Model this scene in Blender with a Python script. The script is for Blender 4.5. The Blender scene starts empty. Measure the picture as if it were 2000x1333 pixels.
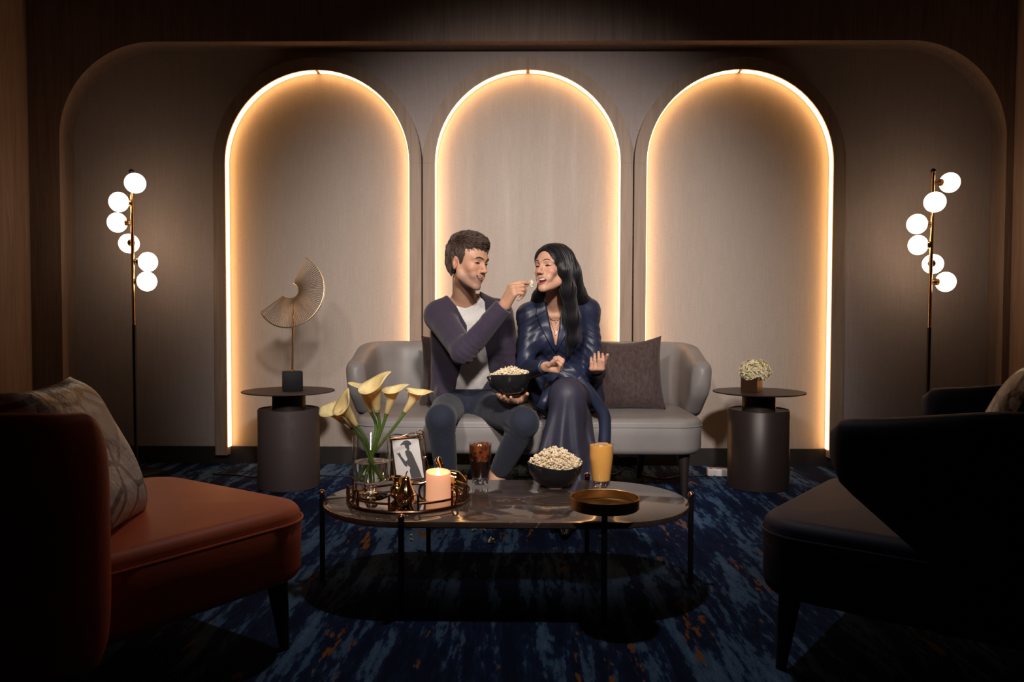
import bpy, bmesh, math, random
import numpy as np
from mathutils import Vector, Matrix
R0 = random.Random(7)
NP = np.random.RandomState(7)
SC = bpy.context.scene
COL = SC.collection
PI = math.pi

# ------------------------------------------------------------------ camera
F = 1500.0; CH = 0.9; CX = -0.031; YAW = 0.01295; PITCH = 0.0322; ROLL = 0.0026
cam_d = bpy.data.cameras.new('camera'); cam = bpy.data.objects.new('camera', cam_d); COL.objects.link(cam)
cam_d.sensor_width = 36.0; cam_d.lens = 36.0 * F / 2000.0; cam_d.clip_start = 0.05
_fw = Vector((-math.sin(YAW) * math.cos(PITCH), math.cos(YAW) * math.cos(PITCH), -math.sin(PITCH)))
_rt = Vector((math.cos(YAW), math.sin(YAW), 0)); _up = _rt.cross(_fw)
_r2 = _rt * math.cos(ROLL) + _up * math.sin(ROLL); _u2 = -_rt * math.sin(ROLL) + _up * math.cos(ROLL)
cam.matrix_world = Matrix(((_r2.x, _u2.x, -_fw.x, CX), (_r2.y, _u2.y, -_fw.y, 0), (_r2.z, _u2.z, -_fw.z, CH), (0, 0, 0, 1)))
SC.camera = cam

# ------------------------------------------------------------------ world, lights, exposure
w = bpy.data.worlds.new('world'); SC.world = w; w.use_nodes = True
w.node_tree.nodes['Background'].inputs[0].default_value = (0.55, 0.6, 0.8, 1)
w.node_tree.nodes['Background'].inputs[1].default_value = 0.0
SC.view_settings.view_transform = 'Standard'; SC.view_settings.look = 'None'
SC.view_settings.exposure = 0.0; SC.view_settings.gamma = 1.0; SC.view_settings.use_curve_mapping = False

def spot(name, loc, target, energy, color, angle, blend=1.0, size=0.06):
    l = bpy.data.lights.new(name, 'SPOT'); l.energy = energy; l.color = color
    l.spot_size = math.radians(angle); l.spot_blend = blend; l.shadow_soft_size = size
    o = bpy.data.objects.new(name, l); COL.objects.link(o); o.location = loc
    o.rotation_euler = (Vector(target) - Vector(loc)).to_track_quat('-Z', 'Y').to_euler()
    return o
SPOTS = [  # ceiling spots: key and table placed from cast shadows, fill added to lighten them
    ('ceiling_spot_key', (0.45, -0.70, 2.80), (0.02, 4.2, 0.90), 1000, (1.0, 0.90, 0.82), 42, 1.0, 0.16),
    ('added_fill_spot', (-0.95, -0.50, 2.80), (0.0, 4.2, 0.90), 390, (1.0, 0.90, 0.82), 42, 1.0, 0.16),
    ('ceiling_spot_table', (-0.05, 2.62, 2.86), (-0.05, 2.50, 0.0), 66, (1.0, 0.90, 0.82), 68, 1.0, 0.05),
]
for s_ in SPOTS: spot(*s_)

# ------------------------------------------------------------------ pixel -> place helpers (photo pixels, 2000 x 1333)
def ray(px, py):
    d = _r2 * ((px - 1000) / F) + _u2 * (-(py - 666.5) / F) + _fw
    return d
def at(px, py, Y):
    d = ray(px, py); t = Y / d.y
    return Vector((CX + d.x * t, Y, CH + d.z * t))
def atz(px, py, z):
    d = ray(px, py); t = (z - CH) / d.z
    return Vector((CX + d.x * t, d.y * t, z))
def A(px, py, Y): return np.array(at(px, py, Y))

# ------------------------------------------------------------------ materials
MATS = {}
def mat(name, color=(0.5, 0.5, 0.5), rough=0.5, metal=0.0, spec=0.5, emit=None, es=0.0, sheen=0.0, coat=0.0, trans=0.0, ior=1.45, sss=0.0, alpha=1.0):
    m = bpy.data.materials.new(name); m.use_nodes = True
    b = m.node_tree.nodes['Principled BSDF']
    b.inputs['Base Color'].default_value = (*color, 1); b.inputs['Roughness'].default_value = rough
    b.inputs['Metallic'].default_value = metal; b.inputs['Specular IOR Level'].default_value = spec
    b.inputs['IOR'].default_value = ior
    b.inputs['Sheen Weight'].default_value = sheen; b.inputs['Coat Weight'].default_value = coat
    b.inputs['Transmission Weight'].default_value = trans
    b.inputs['Subsurface Weight'].default_value = sss
    if sss: b.inputs['Subsurface Radius'].default_value = (0.012, 0.005, 0.003); b.inputs['Subsurface Scale'].default_value = 1.0
    if emit: b.inputs['Emission Color'].default_value = (*emit, 1); b.inputs['Emission Strength'].default_value = es
    MATS[name] = m
    return m
class NT:
    def __init__(s, m): s.t = m.node_tree; s.b = s.t.nodes['Principled BSDF']
    def n(s, typ, **kw):
        nd = s.t.nodes.new(typ)
        for k, v in kw.items():
            if k in ('operation', 'blend_type', 'data_type', 'noise_dimensions', 'feature', 'wave_type', 'bands_direction', 'interpolation', 'gradient_type', 'attribute_name', 'clamp_factor', 'distance'): setattr(nd, k, v)
            else: nd.inputs[k].default_value = v
        return nd
    def l(s, a, b): s.t.links.new(a, b)
    def coords(s, scale=(1, 1, 1), kind='Object', rot=(0, 0, 0)):
        tc = s.n('ShaderNodeTexCoord'); mp = s.n('ShaderNodeMapping'); mp.inputs['Scale'].default_value = scale; mp.inputs['Rotation'].default_value = rot
        s.l(tc.outputs[kind], mp.inputs['Vector']); return mp.outputs['Vector']
    def ramp(s, fac, stops, interp='LINEAR'):
        r = s.n('ShaderNodeValToRGB'); r.color_ramp.interpolation = interp
        e = r.color_ramp.elements
        while len(e) < len(stops): e.new(0.5)
        for i, (p, c) in enumerate(stops): e[i].position = p; e[i].color = (*c, 1) if len(c) == 3 else c
        s.l(fac, r.inputs['Fac']); return r.outputs['Color']
    def noise(s, vec, scale, detail=4, rough=0.55, dist=0.0):
        n = s.n('ShaderNodeTexNoise'); n.inputs['Scale'].default_value = scale; n.inputs['Detail'].default_value = detail
        n.inputs['Roughness'].default_value = rough; n.inputs['Distortion'].default_value = dist
        s.l(vec, n.inputs['Vector']); return n.outputs['Fac']
    def math(s, op, a, b=None):
        n = s.n('ShaderNodeMath', operation=op)
        for i, v in enumerate((a, b)):
            if v is None: continue
            if isinstance(v, (int, float)): n.inputs[i].default_value = v
            else: s.l(v, n.inputs[i])
        return n.outputs[0]
    def mix(s, fac, a, b, typ='MIX'):
        n = s.n('ShaderNodeMix', data_type='RGBA', blend_type=typ)
        for i, v in ((0, fac), (6, a), (7, b)):
            if isinstance(v, (int, float)): n.inputs[i].default_value = v
            elif isinstance(v, tuple): n.inputs[i].default_value = (*v, 1)
            else: s.l(v, n.inputs[i])
        return n.outputs[2]
    def bump(s, h, strength=0.3, dist=0.01):
        n = s.n('ShaderNodeBump'); n.inputs['Strength'].default_value = strength; n.inputs['Distance'].default_value = dist
        s.l(h, n.inputs['Height']); s.l(n.outputs[0], s.b.inputs['Normal'])
    def color(s, c): s.l(c, s.b.inputs['Base Color'])
    def rough(s, c): s.l(c, s.b.inputs['Roughness'])

# ------------------------------------------------------------------ mesh building
def tag(o, label=None, cat=None, group=None, kind=None):
    if label: o['label'] = label
    if cat: o['category'] = cat
    if group: o['group'] = group
    if kind: o['kind'] = kind
    return o
def empty(name, loc, label, cat, group=None, rz=0.0):
    o = bpy.data.objects.new(name, None); COL.objects.link(o); o.location = loc; o.rotation_euler.z = rz
    o.empty_display_size = 0.05
    return tag(o, label, cat, group)
def sub_group(o, parent):
    o.parent = parent; return o
class MB:
    def __init__(s): s.v = []; s.f = []
    def add(s, vs, fs):
        b = len(s.v); s.v.extend([tuple(float(c) for c in p) for p in vs]); s.f.extend([tuple(b + i for i in f) for f in fs]); return s
    def box(s, c, h, rot=None):
        c = Vector(c); vs = []
        for sx in (-1, 1):
            for sy in (-1, 1):
                for sz in (-1, 1):
                    p = Vector((sx * h[0], sy * h[1], sz * h[2]))
                    if rot is not None: p = rot @ p
                    vs.append(c + p)
        return s.add(vs, [(0, 1, 3, 2), (4, 6, 7, 5), (0, 4, 5, 1), (2, 3, 7, 6), (0, 2, 6, 4), (1, 5, 7, 3)])
    def rbox(s, c, h, r, rot=None, n=4):
        # rounded box through superposed rings: outline rounded in xy, edges rounded in z
        c = Vector(c); r = min(r, min(h) * 0.999); rings = []
        for i in range(2 * (n + 1)):
            if i <= n: a = -PI / 2 + PI / 2 * i / n; z = -h[2] + r + r * math.sin(a); ins = r * (1 - math.cos(a))
            else: a = PI / 2 * (i - n - 1) / n; z = h[2] - r + r * math.sin(a); ins = r * (1 - math.cos(a))
            ring = []
            for q in range(4):
                cxq = (1, -1, -1, 1)[q] * (h[0] - r); cyq = (1, 1, -1, -1)[q] * (h[1] - r)
                for k in range(n + 1):
                    t = PI / 2 * (q + k / n); rr = r - ins
                    ring.append(Vector((cxq + rr * math.cos(t), cyq + rr * math.sin(t), z)))
            rings.append(ring)
        vs = []; m = len(rings[0])
        for ring in rings:
            for p in ring:
                if rot is not None: p = rot @ p
                vs.append(c + p)
        fs = []
        for i in range(len(rings) - 1):
            for j in range(m): fs.append((i * m + j, i * m + (j + 1) % m, (i + 1) * m + (j + 1) % m, (i + 1) * m + j))
        fs.append(tuple(reversed(range(m)))); fs.append(tuple((len(rings) - 1) * m + j for j in range(m)))
        return s.add(vs, fs)
    def tube(s, pts, rad, n=8, closed=False, cap=True, flat=None):
        pts = [Vector(p) for p in pts]; N = len(pts)
        if isinstance(rad, (int, float)): rad = [rad] * N
        tang = []
        for i in range(N):
            if closed: t = pts[(i + 1) % N] - pts[i - 1]
            else: t = pts[min(i + 1, N - 1)] - pts[max(i - 1, 0)]
            tang.append(t.normalized() if t.length > 1e-9 else Vector((0, 0, 1)))
        nrm = tang[0].orthogonal().normalized()
        vs = []
        for i in range(N):
            nrm = (nrm - tang[i] * nrm.dot(tang[i]))
            nrm = nrm.normalized() if nrm.length > 1e-8 else tang[i].orthogonal().normalized()
            bn = tang[i].cross(nrm)
            for k in range(n):
                a = 2 * PI * k / n
                vs.append(pts[i] + (nrm * math.cos(a) + bn * math.sin(a)) * rad[i])
        fs = []
        for i in range(N if closed else N - 1):
            j = (i + 1) % N
            for k in range(n): fs.append((i * n + k, i * n + (k + 1) % n, j * n + (k + 1) % n, j * n + k))
        if cap and not closed:
            fs.append(tuple(reversed(range(n)))); fs.append(tuple((N - 1) * n + k for k in range(n)))
        return s.add(vs, fs)
    def lathe(s, prof, c=(0, 0, 0), n=32, rot=None):
        c = Vector(c); vs = []; fs = []; m = len(prof)
        for (r, z) in prof:
            for k in range(n):
                a = 2 * PI * k / n; p = Vector((r * math.cos(a), r * math.sin(a), z))
                if rot is not None: p = rot @ p
                vs.append(c + p)
        for i in range(m - 1):
            for k in range(n): fs.append((i * n + k, i * n + (k + 1) % n, (i + 1) * n + (k + 1) % n, (i + 1) * n + k))
        if prof[0][0] > 1e-6: fs.append(tuple(reversed(range(n))))
        if prof[-1][0] > 1e-6: fs.append(tuple((m - 1) * n + k for k in range(n)))
        return s.add(vs, fs)
    def ell(s, c, r, n=20, m=12, rot=None):
        c = Vector(c); vs = []; fs = []
        for i in range(m + 1):
            t = -PI / 2 + PI * i / m
            for k in range(n):
                a = 2 * PI * k / n
                p = Vector((r[0] * math.cos(t) * math.cos(a), r[1] * math.cos(t) * math.sin(a), r[2] * math.sin(t)))
                if rot is not None: p = rot @ p
                vs.append(c + p)
        for i in range(m):
            for k in range(n): fs.append((i * n + k, i * n + (k + 1) % n, (i + 1) * n + (k + 1) % n, (i + 1) * n + k))
        return s.add(vs, fs)
    def grid(s, P, closed_u=False):
        nu = len(P); nv = len(P[0]); vs = [p for row in P for p in row]; fs = []
        for i in range(nu if closed_u else nu - 1):
            j = (i + 1) % nu
            for k in range(nv - 1): fs.append((i * nv + k, j * nv + k, j * nv + k + 1, i * nv + k + 1))
        return s.add(vs, fs)
    def prism(s, outline, z0, z1):
        n = len(outline); vs = [(x, y, z0) for x, y in outline] + [(x, y, z1) for x, y in outline]
        fs = [tuple(reversed(range(n))), tuple(range(n, 2 * n))]
        for i in range(n): fs.append((i, (i + 1) % n, n + (i + 1) % n, n + i))
        return s.add(vs, fs)
    def build(s, name, m, parent=None, origin=None, smooth=True, sharp=40, mods=None, weld=True):
        o0 = Vector(origin) if origin is not None else (Vector(parent.location) if (parent is not None and parent.get('_abs')) else Vector((0, 0, 0)))
        me = bpy.data.meshes.new(name); me.from_pydata([tuple(Vector(p) - o0) for p in s.v], [], s.f)
        bm = bmesh.new(); bm.from_mesh(me)
        if weld: bmesh.ops.remove_doubles(bm, verts=bm.verts, dist=1e-6)
        bmesh.ops.recalc_face_normals(bm, faces=bm.faces)
        bm.to_mesh(me); bm.free()
        if smooth:
            me.polygons.foreach_set('use_smooth', [True] * len(me.polygons))
            me.set_sharp_from_angle(angle=math.radians(sharp))
        me.materials.append(MATS[m] if isinstance(m, str) else m)
        o = bpy.data.objects.new(name, me); COL.objects.link(o)
        if parent is not None: o.parent = parent
        if parent is None and origin is not None: o.location = o0
        if mods:
            for typ, kw in mods:
                md = o.modifiers.new(typ.lower(), typ)
                for k, v in kw.items(): setattr(md, k, v)
        return o
def thing(name, loc, label, cat, group=None):
    o = empty(name, loc, label, cat, group); o['_abs'] = 1; return o
def npmesh(name, V, Fq, m, parent=None, origin=(0, 0, 0)):
    me = bpy.data.meshes.new(name); me.from_pydata((V - np.array(origin)).tolist(), [], Fq.tolist())
    me.polygons.foreach_set('use_smooth', [True] * len(me.polygons)); me.update()
    me.materials.append(MATS[m]); o = bpy.data.objects.new(name, me); COL.objects.link(o)
    if parent is not None: o.parent = parent
    return o
def copy_tree(o, parent=None):
    c = o.copy(); COL.objects.link(c); c.parent = parent
    for ch in list(o.children): copy_tree(ch, c)
    return c
def catmull(pts, n=8, closed=False):
    pts = [Vector(p) for p in pts]; N = len(pts); out = []
    segs = N if closed else N - 1
    for i in range(segs):
        if closed: p0, p1, p2, p3 = pts[i - 1], pts[i], pts[(i + 1) % N], pts[(i + 2) % N]
        else: p0, p1, p2, p3 = pts[max(i - 1, 0)], pts[i], pts[i + 1], pts[min(i + 2, N - 1)]
        for k in range(n):
            t = k / n
            out.append(0.5 * ((2 * p1) + (p2 - p0) * t + (2 * p0 - 5 * p1 + 4 * p2 - p3) * t * t + (3 * p1 - p0 - 3 * p2 + p3) * t ** 3))
    if not closed: out.append(pts[-1])
    return out
# ------------------------------------------------------------------ material library
def wood(name, c0, c1, rough=0.55, sc=1.0):
    m = mat(name, c0, rough); t = NT(m); v = t.coords((9 * sc, 9 * sc, 0.55 * sc))
    a = t.noise(v, 3.0, 6, 0.62, 1.2); v2 = t.coords((60 * sc, 60 * sc, 0.9 * sc)); b = t.noise(v2, 3.0, 3)
    f = t.math('ADD', t.math('MULTIPLY', a, 0.7), t.math('MULTIPLY', b, 0.3))
    t.color(t.ramp(f, [(0.3, c0), (0.5, tuple((p + q) / 2 for p, q in zip(c0, c1))), (0.68, c1)])); t.bump(b, 0.08, 0.002)
    return m
wood('wood_panel', (0.165, 0.108, 0.086), (0.31, 0.215, 0.172))
wood('wood_frame', (0.23, 0.15, 0.105), (0.36, 0.255, 0.19))
def fabric_wall(name, c, sheenband=0.0):
    m = mat(name, c, 0.72, spec=0.25); t = NT(m)
    v = t.coords((420, 1, 6)); a = t.noise(v, 1.0, 3, 0.6)
    v2 = t.coords((30, 1, 260)); b = t.noise(v2, 1.0, 2)
    f = t.math('ADD', t.math('MULTIPLY', a, 0.65), t.math('MULTIPLY', b, 0.35))
    d = tuple(x * 0.86 for x in c); e = tuple(min(1, x * 1.1) for x in c)
    t.color(t.ramp(f, [(0.33, d), (0.7, e)])); t.bump(a, 0.25, 0.002)
    if sheenband:
        vb = t.coords((7.2, 0, 0.4)); nb = t.noise(vb, 1.3, 2)
        t.rough(t.ramp(nb, [(0.35, (0.42,) * 3), (0.65, (0.75,) * 3)]))
    return m
fabric_wall('wall_fabric', (0.385, 0.318, 0.305)); fabric_wall('panel_fabric', (0.415, 0.352, 0.312), 1)
mat('paint_dark', (0.035, 0.03, 0.03), 0.8)
mat('baseboard', (0.022, 0.019, 0.019), 0.45)
mat('led', (1, 0.8, 0.5), 0.5, emit=(1.0, 0.52, 0.19), es=9.0)
mat('globe', (0.95, 0.95, 0.92), 0.35, emit=(1.0, 0.74, 0.5), es=5.0)
mat('brass', (0.62, 0.40, 0.19), 0.26, 1.0); mat('brass_soft', (0.72, 0.56, 0.38), 0.4, 1.0)
mat('bronze', (0.30, 0.17, 0.10), 0.28, 1.0); mat('copper', (0.62, 0.33, 0.22), 0.25, 1.0)
mat('gold', (0.86, 0.60, 0.27), 0.12, 1.0); mat('rose_gold', (0.9, 0.68, 0.52), 0.16, 1.0)
mat('black_metal', (0.012, 0.011, 0.011), 0.4); mat('dark_wood', (0.02, 0.013, 0.012), 0.4)
mat('stone_black', (0.008, 0.009, 0.010), 0.6, spec=0.25)
m = mat('table_lacquer', (0.06, 0.044, 0.043), 0.6, spec=0.25)
t = NT(m); t.rough(t.ramp(t.noise(t.coords(), 30, 3), [(0.3, (0.52,) * 3), (0.7, (0.64,) * 3)]))
mat('bronze_lacquer', (0.032, 0.022, 0.021), 0.4, 0.2, spec=0.4)
def leather(name, c, rough=0.42, sc=260):
    m = mat(name, c, rough, spec=0.4); t = NT(m)
    a = t.noise(t.coords(), sc, 3); b = t.noise(t.coords(), 7, 3)
    t.color(t.ramp(b, [(0.3, tuple(x * 0.9 for x in c)), (0.7, tuple(x * 1.08 for x in c))])); t.bump(a, 0.12, 0.0015)
    return m
leather('leather_grey', (0.20, 0.183, 0.18), 0.45); leather('leather_orange', (0.44, 0.085, 0.036), 0.52); leather('leather_navy', (0.012, 0.013, 0.042), 0.6)
m = mat('velvet_brown', (0.075, 0.045, 0.042), 0.85, sheen=0.12); t = NT(m)
n1 = t.noise(t.coords((1, 1, 0.4)), 90, 4, 0.7); t.color(t.ramp(n1, [(0.35, (0.03, 0.017, 0.017)), (0.65, (0.066, 0.040, 0.038))])); t.bump(n1, 0.3, 0.003)
# silver cushion with criss-cross lines
m = mat('cushion_silver', (0.38, 0.35, 0.36), 0.38, spec=0.6); t = NT(m)
vo = t.n('ShaderNodeTexVoronoi', feature='DISTANCE_TO_EDGE'); vo.inputs['Scale'].default_value = 9.0; t.l(t.coords((1, 1.6, 1)), vo.inputs['Vector'])
t.color(t.ramp(vo.outputs['Distance'], [(0.05, (0.12, 0.075, 0.075)), (0.075, (0.40, 0.37, 0.38))])); t.bump(t.noise(t.coords(), 14, 4), 0.5, 0.02)
# marble
m = mat('marble', (0.1, 0.075, 0.065), 0.07, spec=0.6, coat=0.3); t = NT(m)
v = t.coords(); n1 = t.noise(v, 3.2, 8, 0.62, 1.6); base = t.ramp(n1, [(0.3, (0.05, 0.034, 0.028)), (0.5, (0.095, 0.066, 0.055)), (0.72, (0.15, 0.108, 0.09))])
n2 = t.noise(t.coords((1.2, 2.6, 1), rot=(0, 0, 0.25)), 2.3, 7, 0.6, 0.8); vein = t.ramp(n2, [(0.492, (0, 0, 0)), (0.5, (1, 1, 1)), (0.508, (0, 0, 0))])
n3 = t.ramp(t.noise(v, 2.0, 2), [(0.45, (0, 0, 0)), (0.62, (1, 1, 1))])
t.color(t.mix(t.math('MULTIPLY', vein, t.math('MULTIPLY', n3, 0.75)), base, (0.5, 0.42, 0.37)))
# carpet: navy ground, pale blue and rust streaks running away from the viewer, woven in rows
m = mat('carpet', (0.01, 0.015, 0.04), 0.95, spec=0.1); t = NT(m)
tc = t.n('ShaderNodeTexCoord'); sep = t.n('ShaderNodeSeparateXYZ'); t.l(tc.outputs['Object'], sep.inputs[0])
row = t.math('DIVIDE', t.math('FLOOR', t.math('MULTIPLY', sep.outputs[1], 140.0)), 140.0)
comb = t.n('ShaderNodeCombineXYZ'); t.l(sep.outputs[0], comb.inputs[0]); t.l(row, comb.inputs[1])
def cmap(sx, sy, off):
    mp = t.n('ShaderNodeMapping'); mp.inputs['Scale'].default_value = (sx, sy, 1); mp.inputs['Location'].default_value = (off, off * 1.7, off); t.l(comb.outputs[0], mp.inputs['Vector']); return mp.outputs[0]
na = t.noise(cmap(15, 1.7, 3.1), 1.0, 5, 0.62, 0.3); nb = t.noise(cmap(60, 16, 9.0), 1.0, 4, 0.6); nc = t.noise(cmap(13, 1.8, 21.0), 1.0, 5, 0.66, 0.3); nd = t.noise(cmap(3.0, 1.4, 40.0), 1.0, 2)
fb = t.math('ADD', t.math('ADD', t.math('MULTIPLY', na, 0.70), t.math('MULTIPLY', nb, 0.26)), t.math('MULTIPLY', nd, 0.22))
fb = t.math('SUBTRACT', fb, 0.085)
c1 = t.ramp(fb, [(0.0, (0.003, 0.005, 0.016)), (0.44, (0.005, 0.0095, 0.031)), (0.515, (0.009, 0.019, 0.055)), (0.545, (0.038, 0.077, 0.15)), (0.64, (0.07, 0.12, 0.205))])
fo = t.math('ADD', t.math('MULTIPLY', nc, 0.66), t.math('MULTIPLY', nb, 0.34))
mo = t.ramp(fo, [(0.59, (0, 0, 0)), (0.615, (1, 1, 1))])
c2 = t.mix(mo, c1, (0.17, 0.064, 0.018))
wv = t.noise(cmap(420, 420, 1.0), 1.0, 1); t.color(t.mix(0.5, c2, t.ramp(wv, [(0.3, (0.4, 0.4, 0.4)), (0.7, (1.4, 1.4, 1.4))]), 'MULTIPLY'))
rb = t.math('FRACT', t.math('MULTIPLY', sep.outputs[1], 140.0)); t.bump(t.math('ADD', rb, wv), 0.4, 0.004)
# glass, liquids, table things
m = mat('glass', (1, 1, 1), 0.0); nt = m.node_tree; tr_ = nt.nodes.new('ShaderNodeBsdfTransparent'); gl_ = nt.nodes.new('ShaderNodeBsdfGlossy'); fr_ = nt.nodes.new('ShaderNodeMath'); lw_ = nt.nodes.new('ShaderNodeLayerWeight'); fr_.operation = 'MULTIPLY_ADD'; pw_ = nt.nodes.new('ShaderNodeMath'); pw_.operation = 'POWER'; pw_.inputs[1].default_value = 3.5; nt.links.new(lw_.outputs['Facing'], pw_.inputs[0]); nt.links.new(pw_.outputs[0], fr_.inputs[0]); fr_.inputs[1].default_value = 0.6; fr_.inputs[2].default_value = 0.045; mx_ = nt.nodes.new('ShaderNodeMixShader')
tr_.inputs[0].default_value = (0.975, 0.98, 0.98, 1); gl_.inputs['Roughness'].default_value = 0.03; lw_.inputs[0].default_value = 0.5
nt.links.new(fr_.outputs[0], mx_.inputs[0]); nt.links.new(tr_.outputs[0], mx_.inputs[1]); nt.links.new(gl_.outputs[0], mx_.inputs[2]); nt.links.new(mx_.outputs[0], nt.nodes['Material Output'].inputs[0])
mat('glass_solid', (1, 1, 1), 0.0, trans=1.0, ior=1.45); mat('water', (0.97, 0.99, 1.0), 0.0, trans=1.0, ior=1.33)
m = mat('cola', (0.012, 0.004, 0.003), 0.1, spec=0.5)
m = mat('cola_ice_mix', (0.2, 0.05, 0.02), 0.12); t = NT(m); vo = t.n('ShaderNodeTexVoronoi'); vo.inputs['Scale'].default_value = 70.0; t.l(t.coords(), vo.inputs['Vector']); t.color(t.mix(t.ramp(t.noise(t.coords(), 45, 3), [(0.4, (0, 0, 0)), (0.6, (1, 1, 1))]), (0.02, 0.005, 0.003), (0.20, 0.05, 0.016)))
mat('cola_ice', (0.5, 0.17, 0.06), 0.12, trans=0.75, ior=1.2)
m = mat('juice', (0.78, 0.40, 0.10), 0.25, sss=0.5); mat('ice', (0.95, 0.75, 0.45), 0.1, trans=0.8, ior=1.25)
mat('bowl_black', (0.012, 0.012, 0.014), 0.22, spec=0.6)
m = mat('popcorn', (0.72, 0.58, 0.40), 0.8); t = NT(m)
t.color(t.ramp(t.noise(t.coords(), 160, 3), [(0.32, (0.42, 0.25, 0.09)), (0.44, (0.72, 0.58, 0.39)), (0.7, (0.85, 0.75, 0.58))]))
mat('candle_wax', (0.85, 0.55, 0.38), 0.45, sss=0.6, emit=(1.0, 0.40, 0.19), es=0.42)
mat('flame', (1, 0.8, 0.4), 0.5, emit=(1.0, 0.62, 0.2), es=22.0)
m = mat('lily', (0.83, 0.66, 0.32), 0.55, sss=0.25); m2 = mat('lily_stem', (0.10, 0.17, 0.035), 0.45); mat('spadix', (0.8, 0.5, 0.05), 0.7)
t = NT(m); n = t.noise(t.coords((1, 1, 0.3)), 40, 3); t.color(t.ramp(n, [(0.3, (0.70, 0.46, 0.16)), (0.65, (0.80, 0.64, 0.34))]))
mat('petal', (0.78, 0.68, 0.45), 0.7, sss=0.15); mat('petal_green', (0.55, 0.55, 0.28), 0.7)
mat('photo_white', (0.62, 0.6, 0.6), 0.5); mat('photo_grey', (0.06, 0.058, 0.065), 0.5); mat('photo_mid', (0.3, 0.27, 0.28), 0.5)
mat('mirror', (0.5, 0.46, 0.44), 0.05, 1.0)
mat('plastic_white', (0.62, 0.6, 0.6), 0.4); mat('rubber', (0.01, 0.01, 0.011), 0.5); mat('switch_red', (0.5, 0.05, 0.03), 0.4)
# people
def skin(name, c):
    m = mat(name, c, 0.5, spec=0.4, sss=0.12); t = NT(m)
    n = t.noise(t.coords(), 55, 4); at_ = t.n('ShaderNodeAttribute'); at_.attribute_name = 'tint'
    t.color(t.mix(1.0, t.ramp(n, [(0.3, tuple(x * 0.93 for x in c)), (0.7, tuple(min(1, x * 1.06) for x in c))]), at_.outputs['Color'], 'MULTIPLY')); t.bump(t.noise(t.coords(), 500, 2), 0.05, 0.001)
skin('skin_man', (0.47, 0.26, 0.17)); skin('skin_woman', (0.50, 0.275, 0.19))
mat('lip_man', (0.30, 0.105, 0.085), 0.5); mat('lip_woman', (0.40, 0.09, 0.09), 0.4)
mat('teeth', (0.75, 0.71, 0.66), 0.25); mat('mouth_dark', (0.09, 0.02, 0.02), 0.6); mat('tongue', (0.38, 0.12, 0.11), 0.4)
mat('hair_man', (0.048, 0.029, 0.021), 0.6, spec=0.25); mat('hair_woman', (0.008, 0.007, 0.009), 0.5, spec=0.35); mat('brow', (0.03, 0.019, 0.014), 0.7); mat('eye_white', (0.6, 0.56, 0.53), 0.2); mat('iris', (0.02, 0.012, 0.008), 0.12)
def cloth(name, c, rough=0.85, sheen=0.15, sc=500, spec=0.2, crease=0.0):
    m = mat(name, c, rough, sheen=sheen, spec=spec); t = NT(m); n = t.noise(t.coords(), sc, 2)
    t.color(t.ramp(n, [(0.3, tuple(x * 0.82 for x in c)), (0.7, tuple(x * 1.15 for x in c))]))
    h = n if not crease else t.math('ADD', t.math('MULTIPLY', n, 0.08), t.noise(t.coords((1, 1, 0.7)), 7, 3, 0.5, 0.8))
    t.bump(h, 0.15 if not crease else crease, 0.002 if not crease else 0.03)
cloth('cardigan', (0.036, 0.027, 0.048), 0.85, 0.15, 400, 0.2, 0.3); cloth('tshirt', (0.62, 0.59, 0.57), 0.9, 0.1, 400, 0.2, 0.4); cloth('trousers_navy', (0.017, 0.021, 0.037), 0.8, 0.1, 300, 0.2, 0.35); cloth('belt_cloth', (0.01, 0.012, 0.022), 0.8)
cloth('satin_navy', (0.017, 0.022, 0.049), 0.42, 0.0, 300, 0.4, 0.07); cloth('satin_trouser', (0.028, 0.027, 0.046), 0.52, 0.0, 300, 0.35, 0.12)
mat('shoe_black', (0.006, 0.006, 0.006), 0.3)

m = mat('brass_brushed', (0.56, 0.35, 0.16), 0.3, 1.0); m.node_tree.nodes['Principled BSDF'].inputs['Anisotropic'].default_value = 0.85
tn = m.node_tree.nodes.new('ShaderNodeTangent'); tn.direction_type = 'RADIAL'; tn.axis = 'Z'; m.node_tree.links.new(tn.outputs[0], m.node_tree.nodes['Principled BSDF'].inputs['Tangent'])
# ------------------------------------------------------------------ the room
YW = 4.64; YF = 4.49; ZC = 2.95
XL = at(58, 400, YF).x; XR = at(1978, 400, YF).x
def st(o, label, kind='structure'): return tag(o, label, None, None, kind)
b = MB(); b.box((0, 1.6, -0.05), (3.6, 3.4, 0.05)); st(b.build('floor', 'carpet', smooth=False), 'navy blue carpet with pale blue and rust streaks')
b = MB(); b.box((0, 1.6, ZC + 0.05), (3.6, 3.4, 0.05)); st(b.build('ceiling', 'paint_dark', smooth=False), 'dark ceiling above the lounge')
b = MB(); b.box((0, YW + 0.05, 1.45), (3.2, 0.05, 1.5)); st(b.build('wall_back', 'wall_fabric', smooth=False), 'taupe fabric-covered back wall behind the arches')
b = MB(); b.box((XL - 0.05, 1.4, 1.45), (0.05, YF - 1.4, 1.5)); st(b.build('wall_left', 'wood_panel', smooth=False), 'dark wood-clad wall at the left edge')
b = MB(); b.box((XR + 0.05, 1.4, 1.45), (0.05, YF - 1.4, 1.5)); st(b.build('wall_right', 'wood_panel', smooth=False), 'dark wood-clad wall at the right edge')
b = MB(); b.box((0, -1.75, 1.45), (3.6, 0.05, 1.5)); st(b.build('wall_front', 'paint_dark', smooth=False), 'dark wall behind the viewer')
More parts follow.
